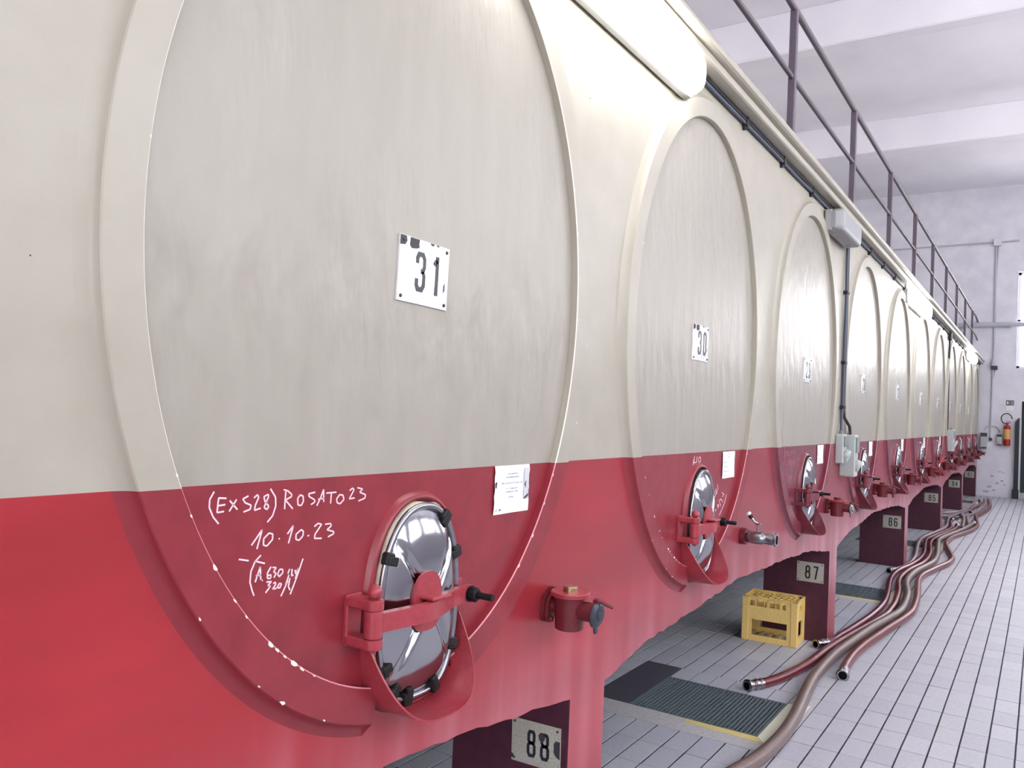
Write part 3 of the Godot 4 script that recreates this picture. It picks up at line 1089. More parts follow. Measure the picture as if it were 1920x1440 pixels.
func chalk_31() -> Array:
	return [
		[
			[-0.588,1.505,-0.597,1.490,-0.597,1.475,-0.587,1.456,-0.574,1.442],
			[-0.559,1.490,-0.577,1.492,-0.579,1.464,-0.563,1.465],
			[-0.577,1.477,-0.561,1.478],
			[-0.551,1.485,-0.532,1.466],
			[-0.535,1.486,-0.551,1.464],
			[-0.507,1.491,-0.520,1.486,-0.514,1.478,-0.499,1.472,-0.501,1.464,-0.517,1.460],
			[-0.493,1.486,-0.485,1.492,-0.481,1.487,-0.489,1.470,-0.490,1.461,-0.475,1.464],
			[-0.457,1.491,-0.468,1.487,-0.465,1.477,-0.454,1.466,-0.459,1.460,-0.466,1.465,-0.462,1.475,-0.456,1.486,-0.457,1.491],
			[-0.452,1.502,-0.438,1.484,-0.436,1.466,-0.443,1.446,-0.456,1.434],
			[-0.411,1.497,-0.412,1.477,-0.412,1.457],
			[-0.417,1.498,-0.406,1.495,-0.395,1.487,-0.395,1.482,-0.411,1.476,-0.390,1.456],
			[-0.371,1.484,-0.378,1.477,-0.376,1.463,-0.367,1.461,-0.361,1.470,-0.363,1.481,-0.371,1.484],
			[-0.329,1.487,-0.347,1.485,-0.346,1.479,-0.330,1.471,-0.328,1.466,-0.339,1.461],
			[-0.322,1.457,-0.312,1.474,-0.304,1.492,-0.302,1.464],
			[-0.319,1.471,-0.301,1.472],
			[-0.295,1.483,-0.265,1.483],
			[-0.280,1.482,-0.281,1.459],
			[-0.254,1.477,-0.263,1.468,-0.261,1.459,-0.251,1.456,-0.240,1.465,-0.244,1.475,-0.254,1.477],
			[-0.223,1.484,-0.214,1.489,-0.209,1.485,-0.223,1.465,-0.206,1.466],
			[-0.198,1.489,-0.181,1.485,-0.190,1.478,-0.170,1.471,-0.172,1.463,-0.193,1.458]
		],
		[
			[-0.493,1.391,-0.468,1.420,-0.479,1.382],
			[-0.450,1.411,-0.463,1.401,-0.463,1.388,-0.454,1.385,-0.440,1.397,-0.440,1.408,-0.450,1.411],
			[-0.424,1.397,-0.421,1.396],
			[-0.401,1.404,-0.386,1.420,-0.397,1.384],
			[-0.363,1.409,-0.377,1.401,-0.377,1.390,-0.368,1.387,-0.358,1.395,-0.357,1.405,-0.363,1.409],
			[-0.345,1.394,-0.340,1.394],
			[-0.326,1.412,-0.316,1.418,-0.305,1.415,-0.323,1.395,-0.324,1.386,-0.303,1.384]
		],
		[
			[-0.294,1.414,-0.278,1.414,-0.275,1.409,-0.288,1.401,-0.267,1.395,-0.267,1.390,-0.284,1.385],
			[-0.468,1.368,-0.482,1.357,-0.491,1.338,-0.492,1.317,-0.485,1.298,-0.480,1.288],
			[-0.479,1.315,-0.468,1.345,-0.465,1.318],
			[-0.478,1.328,-0.465,1.327],
			[-0.462,1.316,-0.460,1.316],
			[-0.440,1.341,-0.449,1.329,-0.448,1.318,-0.440,1.317,-0.439,1.324,-0.447,1.324],
			[-0.436,1.339,-0.426,1.337,-0.433,1.330,-0.426,1.325,-0.431,1.317],
			[-0.417,1.332,-0.422,1.323,-0.417,1.317,-0.408,1.324,-0.409,1.331,-0.417,1.332],
			[-0.389,1.329,-0.394,1.322,-0.391,1.317,-0.388,1.327,-0.394,1.309,-0.399,1.297],
			[-0.383,1.328,-0.384,1.313,-0.379,1.315],
			[-0.375,1.325,-0.373,1.316,-0.365,1.328,-0.373,1.306],
			[-0.354,1.346,-0.369,1.309,-0.385,1.275],
			[-0.450,1.311,-0.437,1.310,-0.446,1.303,-0.439,1.301,-0.451,1.289],
			[-0.432,1.305,-0.427,1.307,-0.425,1.303,-0.433,1.294,-0.423,1.294],
			[-0.416,1.303,-0.421,1.295,-0.414,1.293,-0.410,1.301,-0.416,1.303],
			[-0.393,1.305,-0.410,1.275],
			[-0.388,1.310,-0.391,1.292,-0.386,1.284]
		],
		[
			[-0.522,1.367,-0.498,1.361],
			[-0.482,1.358,-0.457,1.350]
		]
	]


func chalk_30() -> Array:
	return [
		[
			[-0.040,1.503,-0.046,1.472,-0.013,1.473,-0.009,1.499],
			[-0.058,1.463,-0.040,1.503],
			[0.025,1.498,0.010,1.487,0.017,1.472,0.041,1.476,0.042,1.490,0.025,1.498]
		],
		[
			[0.228,1.320,0.225,1.287,0.271,1.337],
			[0.247,1.286,0.287,1.331,0.282,1.306],
			[0.284,1.356,0.302,1.330]
		],
		[
			[0.252,1.238,0.270,1.211],
			[0.253,1.233,0.283,1.233,0.261,1.222],
			[0.295,1.254,0.309,1.238,0.320,1.253,0.295,1.254],
			[0.324,1.267,0.350,1.245],
			[0.316,1.273,0.346,1.279],
			[0.346,1.281,0.371,1.264],
			[0.358,1.311,0.391,1.299,0.368,1.290]
		],
		[
			[0.431,1.296,0.404,1.256,0.332,1.201]
		]
	]

func chalk_29() -> Array:
	return [[[-0.52, 1.49, -0.50, 1.46, -0.48, 1.49], [-0.46, 1.46, -0.45, 1.49, -0.43, 1.46], [-0.41, 1.49, -0.41, 1.46, -0.39, 1.46], [-0.37, 1.49, -0.36, 1.46, -0.34, 1.49], [-0.31, 1.47, -0.29, 1.49, -0.27, 1.47]],
		[[-0.42, 1.40, -0.41, 1.43], [-0.39, 1.40, -0.38, 1.43, -0.36, 1.42, -0.37, 1.40], [-0.33, 1.40, -0.31, 1.43], [-0.28, 1.40, -0.26, 1.42, -0.25, 1.39]], [[-0.40, 1.31, -0.38, 1.34, -0.36, 1.31], [-0.34, 1.31, -0.32, 1.34]]]


# ------------------------------------------------------------------ valves
func build_valve(k: int) -> void:
	var z := -2.285 - 2.005 * k
	if k == 1:
		ball_valve(Vector3(WALLX, 1.058, -4.31))
		return
	var order := ["", "", "third", "fourth", "fifth", "sixth", "seventh", "eighth", "ninth", "tenth", "last"]
	var label := "dark red plug valve with a grey flap cap, right of the nearest manhole"
	if k == 2:
		label = "red plug valve with a bright steel cap, right of the third manhole"
	elif k == 10:
		label = "last plug valve, against the white end wall"
	elif k > 2:
		label = "plug valve right of the %s manhole from the left" % order[k]
	var y := 1.062
	var t := thing("plug_valve", Vector3(WALLX, y, z), label, "valve", "plug valves along the vat wall")
	var flange := Mb.new()
	var fl := PackedVector2Array()
	for i in 32:
		var a := TAU * i / 32
		var r := 0.034 + 0.024 * pow(absf(cos(a)), 6.0)
		fl.append(Vector2(cos(a), sin(a)).rotated(deg_to_rad(62)) * r)
	flange.prism(fl, on_wall(0.001), 0.012)
	flange.prism(fl, on_wall(0.017), 0.012)
	flange.lathe([Vector2(0, 0.029), Vector2(0.024, 0.029), Vector2(0.024, 0.06), Vector2(0, 0.06)], along(Vector3.ZERO, Vector3.RIGHT), 18)
	put("flange", flange.mesh(), M.red_valve, t)
	for s in [-1.0, 1.0]:
		var b := Mb.new()
		var p := Vector2(0.046 * s, 0).rotated(deg_to_rad(62))
		b.lathe([Vector2(0, 0.0), Vector2(0.009, 0.0), Vector2(0.009, 0.036), Vector2(0.007, 0.039), Vector2(0, 0.039)], along(Vector3(0, p.y, -p.x), Vector3.RIGHT), 6)
		put("flange_bolt", b.mesh(), M.red_valve, t)
	var X := Vector3(0.087, 0, 0)
	var upright := xf(X, Vector3.RIGHT, Vector3.UP, Vector3.BACK)
	var body := Mb.new()
	body.lathe([Vector2(0, -0.066), Vector2(0.042, -0.066), Vector2(0.045, -0.063), Vector2(0.048, 0.0), Vector2(0.051, 0.040), Vector2(0, 0.040)], upright, 28)
	body.lathe([Vector2(0.030, 0.02), Vector2(0.030, 0.095), Vector2(0.033, 0.100)], along(X - Vector3(0, 0.002, 0), Vector3.RIGHT), 20)
	put("body", body.mesh(), M.red_valve, t)
	var cap := Mb.new()
	cap.lathe([Vector2(0, 0.036), Vector2(0.056, 0.036), Vector2(0.062, 0.039), Vector2(0.063, 0.050), Vector2(0.060, 0.053), Vector2(0, 0.053)], upright, 30)
	put("cap", cap.mesh(), M.red_iron if k < 3 else M.red_valve, t)
	var bolt := Mb.new()
	bolt.lathe([Vector2(0, 0.05), Vector2(0.026, 0.05), Vector2(0.026, 0.066), Vector2(0.023, 0.070), Vector2(0, 0.070)], upright, 6)
	put("cap_bolt", bolt.mesh(), M.brass if k == 0 else M.red_valve, t, "brass hexagon bolt" if k == 0 else "")
	# flap cap over the outlet, with its small lever
	var d := Vector3(1.0, -0.08, 0.06).normalized()
	var o := Vector3(0.183, -0.006, 0)
	var flap := Mb.new()
	flap.lathe([Vector2(0, -0.006), Vector2(0.036, -0.006), Vector2(0.041, -0.001), Vector2(0.040, 0.005), Vector2(0.030, 0.011), Vector2(0.017, 0.013), Vector2(0.016, 0.018), Vector2(0, 0.019)], along(o, d), 28, false)
	flap.box(o + Vector3(-0.002, -0.046, 0.0), Vector3(0.010, 0.026, 0.020), 0.004, Basis(Vector3(0, 0, 1), 0.1))
	put("flap_cap", flap.mesh(), M.steel if k == 2 else (M.flap if k == 0 else M.red_valve), t)
	var lev := Mb.new()
	lev.bar(o + Vector3(-0.010, 0.036, 0.012), o + Vector3(0.012, 0.050, -0.012), 0.003)
	lev.tube([o + Vector3(0.006, 0.046, 0), o + Vector3(0.026, 0.036, -0.006), o + Vector3(0.045, 0.026, -0.02)], 0.0055, 8)
	put("lever", lev.mesh(), M.red_valve, t)


func ball_valve(at: Vector3) -> void:
	var t := thing("ball_valve", at, "stainless ball valve with a white tipped lever, right of the manhole of vat 30", "valve")
	var b := Mb.new()
	var ax := along(Vector3.ZERO, Vector3.RIGHT)
	b.lathe([Vector2(0.0, 0.03), Vector2(0.024, 0.03), Vector2(0.027, 0.036), Vector2(0.031, 0.05), Vector2(0.033, 0.065), Vector2(0.0335, 0.105), Vector2(0.031, 0.120), Vector2(0.028, 0.126), Vector2(0.028, 0.142)], ax, 32, true)
	put("body", b.mesh(), M.steel_worn, t)
	b = Mb.new()
	b.lathe([Vector2(0.0, 0.0), Vector2(0.043, 0.0), Vector2(0.043, 0.03), Vector2(0.0, 0.03)], ax, 24)
	put("flange", b.mesh(), M.red_valve, t)
	for i in 4:
		var n := Mb.new()
		var a := TAU * (i + 0.5) / 4
		n.lathe([Vector2(0, 0.03), Vector2(0.006, 0.03), Vector2(0.006, 0.045), Vector2(0, 0.046)], along(Vector3(0, sin(a) * 0.036, cos(a) * 0.036), Vector3.RIGHT), 6)
		put("stud", n.mesh(), M.steel_worn, t)
	b = Mb.new()
	b.lathe([Vector2(0.021, 0.150), Vector2(0.027, 0.142), Vector2(0.027, 0.156), Vector2(0.026, 0.172), Vector2(0.036, 0.180), Vector2(0.036, 0.188), Vector2(0.024, 0.189), Vector2(0.022, 0.16)], ax, 32)
	put("union_end", b.mesh(), M.steel, t)
	b = Mb.new()
	for x in [0.150, 0.162]:
		b.lathe([Vector2(0.026, x - 0.004), Vector2(0.030, x - 0.003), Vector2(0.030, x + 0.003), Vector2(0.026, x + 0.004)], ax, 28)
	put("ring", b.mesh(), M.steel_worn, t)
	b = Mb.new()
	b.tube([Vector3(0.088, 0.030, 0), Vector3(0.088, 0.078, 0)], 0.006, 10)
	b.bar(Vector3(0.075, 0.070, 0.014), Vector3(0.103, 0.077, -0.014), 0.002)
	b.tube([Vector3(0.088, 0.076, 0), Vector3(0.070, 0.084, 0.006), Vector3(0.058, 0.102, 0.012)], 0.006, 10)
	put("lever", b.mesh(), M.steel, t)
	b = Mb.new()
	b.tube([Vector3(0.058, 0.102, 0.012), Vector3(0.046, 0.120, 0.018)], 0.0115, 12)
	put("grip", b.mesh(), M.rubber, t)
	b = Mb.new()
	b.lathe([Vector2(0, -0.006), Vector2(0.012, -0.004), Vector2(0.013, 0.003), Vector2(0.009, 0.010), Vector2(0, 0.012)], along(Vector3(0.045, 0.122, 0.018), Vector3(-0.5, 0.75, 0.25)), 16, true)
	put("grip_tip", b.mesh(), M.sign_white, t)


# ------------------------------------------------------------------ number plates
func digit(d: int) -> Array:
	match d:
		0: return [[0.25, 1, 0.1, 1, 0, 0.87, 0, 0.13, 0.1, 0, 0.25, 0], [0.25, 1, 0.4, 1, 0.5, 0.87, 0.5, 0.13, 0.4, 0, 0.25, 0]]
		1: return [[0.1, 0.80, 0.17, 0.88, 0.30, 0.96], [0.32, 1.07, 0.32, -0.07]]
		2: return [[0, 0.72, 0, 0.87, 0.1, 1, 0.4, 1, 0.5, 0.87, 0.5, 0.65, 0.03, 0.1, 0.03, 0, 0.57, 0]]
		3: return [[0, 0.73, 0, 0.88, 0.1, 1, 0.38, 1, 0.5, 0.88, 0.5, 0.64, 0.4, 0.52, 0.26, 0.52], [0.4, 0.52, 0.5, 0.40, 0.5, 0.12, 0.38, 0, 0.1, 0, 0, 0.12, 0, 0.29]]
		4: return [[0.38, -0.07, 0.38, 1, 0.0, 0.3, 0.57, 0.3]]
		5: return [[0.52, 1, 0.05, 1, 0.03, 0.55, 0.38, 0.6, 0.5, 0.48, 0.5, 0.12, 0.4, 0, 0.1, 0, 0, 0.12, 0, 0.24]]
		6: return [[0.5, 0.80, 0.5, 0.88, 0.4, 1, 0.1, 1, 0, 0.87, 0, 0.13, 0.1, 0, 0.25, 0], [0.25, 0, 0.4, 0, 0.5, 0.12, 0.5, 0.45, 0.4, 0.56, 0.02, 0.54]]
		7: return [[-0.05, 1, 0.5, 1, 0.22, -0.07]]
		8: return [[0.25, 1, 0.12, 1, 0.03, 0.9, 0.03, 0.63, 0.13, 0.53, 0.25, 0.53], [0.25, 1, 0.38, 1, 0.47, 0.9, 0.47, 0.63, 0.37, 0.53, 0.25, 0.53], [0.25, 0.53, 0.1, 0.52, 0, 0.42, 0, 0.12, 0.1, 0, 0.25, 0], [0.25, 0.53, 0.4, 0.52, 0.5, 0.42, 0.5, 0.12, 0.4, 0, 0.25, 0]]
		_: return [[0, 0.20, 0, 0.12, 0.1, 0, 0.4, 0, 0.5, 0.13, 0.5, 0.87, 0.4, 1, 0.25, 1], [0.25, 1, 0.1, 1, 0, 0.88, 0, 0.55, 0.1, 0.44, 0.48, 0.46]]


# an enamel plate w by h centred on t (x right, y up, z out)
func number_plate(what: String, t: Transform3D, num: int, w: float, h: float, old: bool, hgt: float, label: String, group: String, gap := 0.62, dx := 0.0) -> Node3D:
	var o := thing(what, t.origin, label, "number plate", group)
	var b := t.basis
	var pl := Mb.new()
	var seg := 6
	var g := []
	for j in seg + 1:
		var row := []
		for i in seg + 1:
			var u := lerpf(-1, 1, float(i) / seg)
			var v := lerpf(-1, 1, float(j) / seg)
			var bulge := 0.0045 + 0.004 * (1.0 - pow(absf(u), 2.5)) * (1.0 - pow(absf(v), 2.5))
			row.append(b * Vector3(u * w * 0.5, v * h * 0.5, bulge))
		g.append(row)
	pl.sheet(g, b.z)
	pl.box(b * Vector3(0, 0, 0.0022), Vector3(w, h, 0.0044), 0.0, b)
	put("plate", pl.mesh(), M.enamel_old if old else M.enamel, o)
	var ink := Mb.new()
	var ds := [num / 10, num % 10]
	for i in 2:
		var x0 := dx + (i - 0.5) * gap * hgt - 0.25 * hgt * 0.62
		for ln in digit(ds[i]):
			var p := PackedVector2Array()
			for q in ln.size() / 2:
				p.append(Vector2(x0 + ln[q * 2] * hgt * 0.62, (ln[q * 2 + 1] - 0.5) * hgt))
			ink.stroke(p, hgt * 0.135, Transform3D(b, b.z * 0.0074), 0.0012, false)
	put("digits", ink.mesh(), M.ink, o, "black digits %d" % num)
	for sx in [-1.0, 1.0]:
		for sy in [-1.0, 1.0]:
			var s := Mb.new()
			s.lathe([Vector2(0.0045, 0.0), Vector2(0.0045, 0.006), Vector2(0.003, 0.0075), Vector2(0, 0.008)], Transform3D(Basis(b.x, b.z, -b.y), b * Vector3(sx * (w * 0.5 - 0.012), sy * (h * 0.5 - 0.012), 0.001)), 10)
			put("screw", s.mesh(), M.rust, o)
	return o


func rust_patch(o: Node3D, b: Basis, pts: Array, z := 0.0052) -> void:
	var p := PackedVector2Array()
	for i in pts.size() / 2:
		p.append(Vector2(pts[i * 2], pts[i * 2 + 1]))
	var m := Mb.new()
	m.prism(p, Transform3D(b, b.z * z), 0.0012, false)
	put("enamel_chip", m.mesh(), M.rust, o)


func build_plates() -> void:
	var order := ["nearest", "second", "third", "fourth", "fifth", "sixth", "seventh", "eighth", "ninth", "tenth", "last"]
	for k in 11:
		var label := "enamel plate on the %s oval vat front from the left" % order[k]
		if k == 0:
			label = "white enamel plate with the number 31 and rusted upper corners"
		elif k == 1:
			label = "white enamel plate with the number 30"
		elif k == 2:
			label = "shiny enamel number plate on the third oval vat front from the left"
		var zc := -1.583 if k == 0 else Z0 - PITCH * k + 0.028
		var t := on_wall(HEADX, zc, 2.020)
		t.basis = t.basis * Basis(Vector3(0, 0, 1), -0.02 if k == 0 else 0.0)
		var o := number_plate("number_plate", t, 31 - k, 0.196, 0.163, false, 0.088 if k == 0 else 0.095, label, "plates on the vat fronts", 0.70, 0.012)
		if k < 2:
			rust_patch(o, t.basis, [-0.097, 0.080, -0.076, 0.080, -0.073, 0.068, -0.080, 0.058, -0.097, 0.056])
			rust_patch(o, t.basis, [-0.060, 0.080, -0.026, 0.080, -0.028, 0.069, -0.026, 0.060, -0.035, 0.056, -0.055, 0.053, -0.062, 0.060], 0.0056)
			rust_patch(o, t.basis, [0.018, 0.0805, 0.034, 0.0805, 0.030, 0.0755, 0.023, 0.0755])
			rust_patch(o, t.basis, [0.042, 0.0805, 0.054, 0.0805, 0.050, 0.0765])
			rust_patch(o, t.basis, [0.078, -0.02, 0.083, -0.012, 0.084, -0.030, 0.079, -0.038])
	var bl := ["", "", "", "fourth", "fifth", "last"]
	for k in 6:
		var zc := pier_right(k) + 0.26
		var t := xf(Vector3(-0.166, 0.522, zc + 0.001), Vector3.RIGHT, Vector3.UP, Vector3.BACK)
		if k == 0:
			t.origin = Vector3(-0.156, 0.517, zc + 0.001)
			t.basis = t.basis * Basis(Vector3(0, 0, 1), 0.02)
		var label: String = ["chipped plate reading 88 on the nearest pier, partly hidden by the red wall", "plate reading 87 on the pier behind the yellow crate", "plate reading 86 on the pier past the crate's pier", "", "", ""][k]
		if k > 2:
			label = "dim plate with the number %d on the %s pier" % [88 - k, bl[k]]
		var o := number_plate("pier_plate", t, 88 - k, 0.198, 0.150, true, 0.082 if k == 0 else 0.088, label, "plates on the piers", 0.66, 0.012)
		if k == 0:
			rust_patch(o, t.basis, [0.014, 0.036, 0.022, 0.047, 0.034, 0.046, 0.041, 0.036, 0.038, 0.022, 0.026, 0.014, 0.017, 0.022], 0.0088)
			rust_patch(o, t.basis, [0.070, 0.012, 0.080, 0.03, 0.098, 0.03, 0.098, -0.03, 0.083, -0.022, 0.072, -0.008])
			rust_patch(o, t.basis, [-0.099, -0.05, -0.09, -0.054, -0.088, -0.066, -0.099, -0.066])


func build_papers() -> void:
	var order := ["", "", "third", "fourth", "fifth", "sixth", "seventh"]
	for k in 7:
		var zc := -2.038 if k == 0 else -4.036 - PITCH * (k - 1)
		var w := 0.188
		var h := 0.142 if k == 0 else 0.133
		var label := "white printed sheet taped below the cream paint of the largest front"
		if k == 1:
			label = "printed white label beside the manhole of vat 30"
		elif k > 1:
			label = "white paper label at the right of the %s vat front" % order[k]
		var o := thing("paper_label", Vector3(HEADX, 1.447, zc), label, "paper", "paper labels on the vat fronts")
		var g := []
		var mb := Mb.new()
		for j in 9:
			var row := []
			for i in 9:
				var u := lerpf(-0.5, 0.5, i / 8.0)
				var v := lerpf(-0.5, 0.5, j / 8.0)
				var bend := 0.0042 + 0.0014 * sin(v * 19.0 + 1.0) * (1.0 if k == 0 else 0.3) + 0.001 * sin(u * 9.0 + v * 4.0)
				row.append(Vector3(bend, v * h, -u * w))
			g.append(row)
		for j in 8:
			for i in 8:
				var a := Vector2(i / 8.0, 1.0 - j / 8.0)
				var c := Vector2((i + 1) / 8.0, 1.0 - (j + 1) / 8.0)
				mb.quad_uv(g[j][i], g[j][i + 1], g[j + 1][i + 1], g[j + 1][i], Vector3.RIGHT, a, Vector2(c.x, a.y), c, Vector2(a.x, c.y))
		put("sheet", mb.mesh(), M.papers[0 if k == 0 else 1], o)
		if k == 0:
			var tp := Mb.new()
			tp.bar(Vector3(0.0060, -0.034, -0.062), Vector3(0.0072, 0.060, -0.088))
			put("tape", tp.mesh(), M.tape, o)
			for q in [[-0.094, 0.022, -0.086, 0.025, -0.088, 0.008, -0.092, 0.006], [0.063, 0.012, 0.072, 0.022, 0.070, 0.0], [0.060, -0.030, 0.085, -0.018, 0.084, -0.026, 0.066, -0.034]]:
				var p := PackedVector2Array()
				for i in q.size() / 2:
					p.append(Vector2(q[i * 2], q[i * 2 + 1]))
				var m := Mb.new()
				m.prism(p, on_wall(0.0072), 0.0008, false)
				put("tear", m.mesh(), M.sign_dark, o)


# ------------------------------------------------------------------ lamps, cables, rail
func build_lamps() -> void:
	lamp(-1.66, -3.25, true, "big lit fluorescent lamp under the cornice at the top of the picture")
	lamp(-5.95, -6.66, false, "short unlit grey lamp above the third and fourth vat fronts")
	lamp(-9.85, -11.5, true, "lit fluorescent lamp in the middle distance under the cornice")
	lamp(-18.3, -20.0, true, "farthest lit lamp near the end wall")


func lamp(z0: float, z1: float, lit: bool, label: String) -> void:
	var zc := (z0 + z1) * 0.5
	var l := z0 - z1
	var o := thing("wall_lamp", Vector3(-0.03, 3.11, zc), label, "lamp", "fluorescent lamps below the cornice")
	var body := Mb.new()
	body.box(Vector3(0.032, 0, 0), Vector3(0.05, 0.150, l), 0.008)
	put("housing", body.mesh(), M.lamp_body, o)
	for s in [-1.0, 1.0]:
		var c := Mb.new()
		c.bar(Vector3(0.0, -0.03, s * (l * 0.36) - 0.02), Vector3(0.012, 0.03, s * (l * 0.36) + 0.02))
		put("bracket", c.mesh(), M.lamp_body, o)
	var d := Mb.new()
	var g := []
	var m := 26
	for j in m + 1:
		var s := lerpf(-1.0, 1.0, float(j) / m)
		var e := 1.0 - pow(absf(s), 26.0)
		var row := []
		for i in 17:
			var a := lerpf(-PI / 2, PI / 2, i / 16.0)
			var x := pow(maxf(cos(a), 0.0), (0.45 if lit else 0.3)) * 0.088 * (0.35 + 0.65 * e)
			var y := signf(sin(a)) * pow(absf(sin(a)), 0.62 if lit else 0.45) * 0.080 * (0.72 + 0.28 * e)
			row.append(Vector3(0.05 + x, y, s * l * 0.5))
		g.append(row)
	d.sheet(g, Vector3.ZERO)
	for e in [0, m]:
		for i in range(1, 16):
			var oz := Vector3(0, 0, -1 if e == 0 else 1)
			d.tri(g[e][0], g[e][i], g[e][i + 1], oz, oz, oz)
	put("diffuser", d.mesh(), M.glow if lit else M.lamp_off, o)
	if not lit:
		for s in [-0.5, 0.5]:
			var clip := Mb.new()
			for y in [-0.079, 0.079]:
				clip.bar(Vector3(0.04, y - 0.006, s * l * 0.7 - 0.015), Vector3(0.075, y + 0.006, s * l * 0.7 + 0.015), 0.002)
			put("clip", clip.mesh(), M.lamp_body, o)
	else:
		var a := AreaLight3D.new()
		a.name = "lamp_light"
		a.area_size = Vector2(l * 0.95, 0.14)
		a.light_energy = LAMP_LIGHT * l
		a.light_color = Color(1.0, 0.985, 0.95)
		a.area_range = 40.0
		a.shadow_enabled = true
		a.transform = xf(Vector3(0.150, -0.01, 0), Vector3(0, 0, -1), Vector3(0.12, 0.9928, 0), Vector3(-0.9928, 0.12, 0))
		a.transform.basis = a.transform.basis.orthonormalized()
		o.add_child(a)


const LAMP_LIGHT := 0.25


func build_cables() -> void:
	var o := thing("cable_run", Vector3(0, 3.2, -13.0), "bundle of dark cables clipped along the wall below the cornice", "cables")
	var rng := RandomNumberGenerator.new()
	rng.seed = 8
	var ys := [0.003, 0.021, 0.039]
	var rr := [0.0095, 0.0105, 0.0095]
	for i in 3:
		var pts := []
		var z := 5.0
		while z > ZEND + 0.1:
			pts.append(Vector3(-0.016 + 0.002 * i + rng.randf_range(-0.002, 0.002), ys[i] + rng.randf_range(-0.002, 0.002), z + 13.0))
			z -= 0.31
		pts.append(Vector3(-0.016, ys[i], ZEND + 13.06))
		var m := Mb.new()
		m.tube(pts, rr[i], 8)
		put("cable", m.mesh(), M.cable if i != 1 else M.cable_dark, o)
	var wire := Mb.new()
	wire.tube([Vector3(-0.02, 0.058, 18.0), Vector3(-0.02, 0.058, ZEND + 13.06)], 0.0035, 6)
	put("wire", wire.mesh(), M.conduit, o)
	var z := -2.65
	while z > ZEND + 0.3:
		var c := Mb.new()
		c.bar(Vector3(-0.03, -0.014, z + 13.0 - 0.012), Vector3(0.0, 0.056, z + 13.0 + 0.012), 0.003)
		c.bar(Vector3(-0.03, -0.030, z + 13.0 - 0.008), Vector3(-0.012, 0.066, z + 13.0 + 0.008), 0.002)
		put("clip", c.mesh(), M.cable_dark, o)
		z -= 0.72
	# cables that drop to the socket boxes
	var d := thing("drop_cable", Vector3(0, 1.6, -6.72), "two dark cables dropping beside the third vat front to the grey socket boxes", "cables")
	var a := Mb.new()
	a.tube(smooth_path([Vector3(-0.016, 1.6, 0.10), Vector3(-0.006, 1.56, 0.03), Vector3(-0.012, 1.46, 0.0), Vector3(-0.012, 0.9, -0.008), Vector3(-0.012, 0.22, 0.0), Vector3(-0.012, 0.12, 0.02), Vector3(0.0, -0.02, 0.07)], 0.05), 0.011, 10)
	put("cable", a.mesh(), M.cable, d)
	a = Mb.new()
	a.tube(smooth_path([Vector3(-0.012, 1.52, -0.03), Vector3(-0.012, 0.9, -0.035), Vector3(-0.012, 0.22, -0.03), Vector3(-0.004, 0.12, -0.04), Vector3(0.03, 0.05, -0.08), Vector3(0.034, -0.03, -0.085)], 0.05), 0.012, 10)
	put("cable", a.mesh(), M.cable_dark, d)
	for y in [1.1, 0.55, 0.2]:
		var c := Mb.new()
		c.bar(Vector3(-0.03, y - 0.012, 0.025), Vector3(0.004, y + 0.012, -0.055), 0.003)
		put("clip", c.mesh(), M.cable_dark, d)
	d = thing("drop_cable", Vector3(0, 1.6, -15.1), "single dark cable dropping to the far grey socket box", "cables")
	a = Mb.new()
	a.tube([Vector3(-0.012, 1.64, 0), Vector3(-0.012, 0.8, 0.0), Vector3(-0.012, 0.01, -0.02)], 0.014, 10)
	put("cable", a.mesh(), M.cable_dark, d)
	a = Mb.new()
	a.bar(Vector3(-0.03, 1.50, 0.09), Vector3(0.02, 1.68, -0.09), 0.004)
	put("junction_box", a.mesh(), M.cable_dark, d)


func build_rail() -> void:
	var x := -0.10
	var o := thing("guard_rail", Vector3(x, TOP, -11.0), "purple grey steel guard rail along the top of the vats", "railing")
	var z1 := -22.4
	for q in [[1.01, 0.021, "top_rail"], [0.56, 0.017, "mid_rail"]]:
		var m := Mb.new()
		m.tube([Vector3(0, q[0], 16.0), Vector3(0, q[0], z1 + 11.0), Vector3(0, q[0] - 0.05, z1 + 10.4), Vector3(0, q[0] - 0.05, z1 + 10.25)], q[1], 10)
		put(q[2], m.mesh(), M.rail, o)
	for i in range(-4, 9):
		var z := -5.27 - 1.99 * i
		var m := Mb.new()
		m.box(Vector3(0, 0.5, z + 11.0), Vector3(0.045, 1.0, 0.045), 0.004)
		m.box(Vector3(0, 0.006, z + 11.0), Vector3(0.1, 0.012, 0.1), 0.002)
		put("post", m.mesh(), M.rail, o)


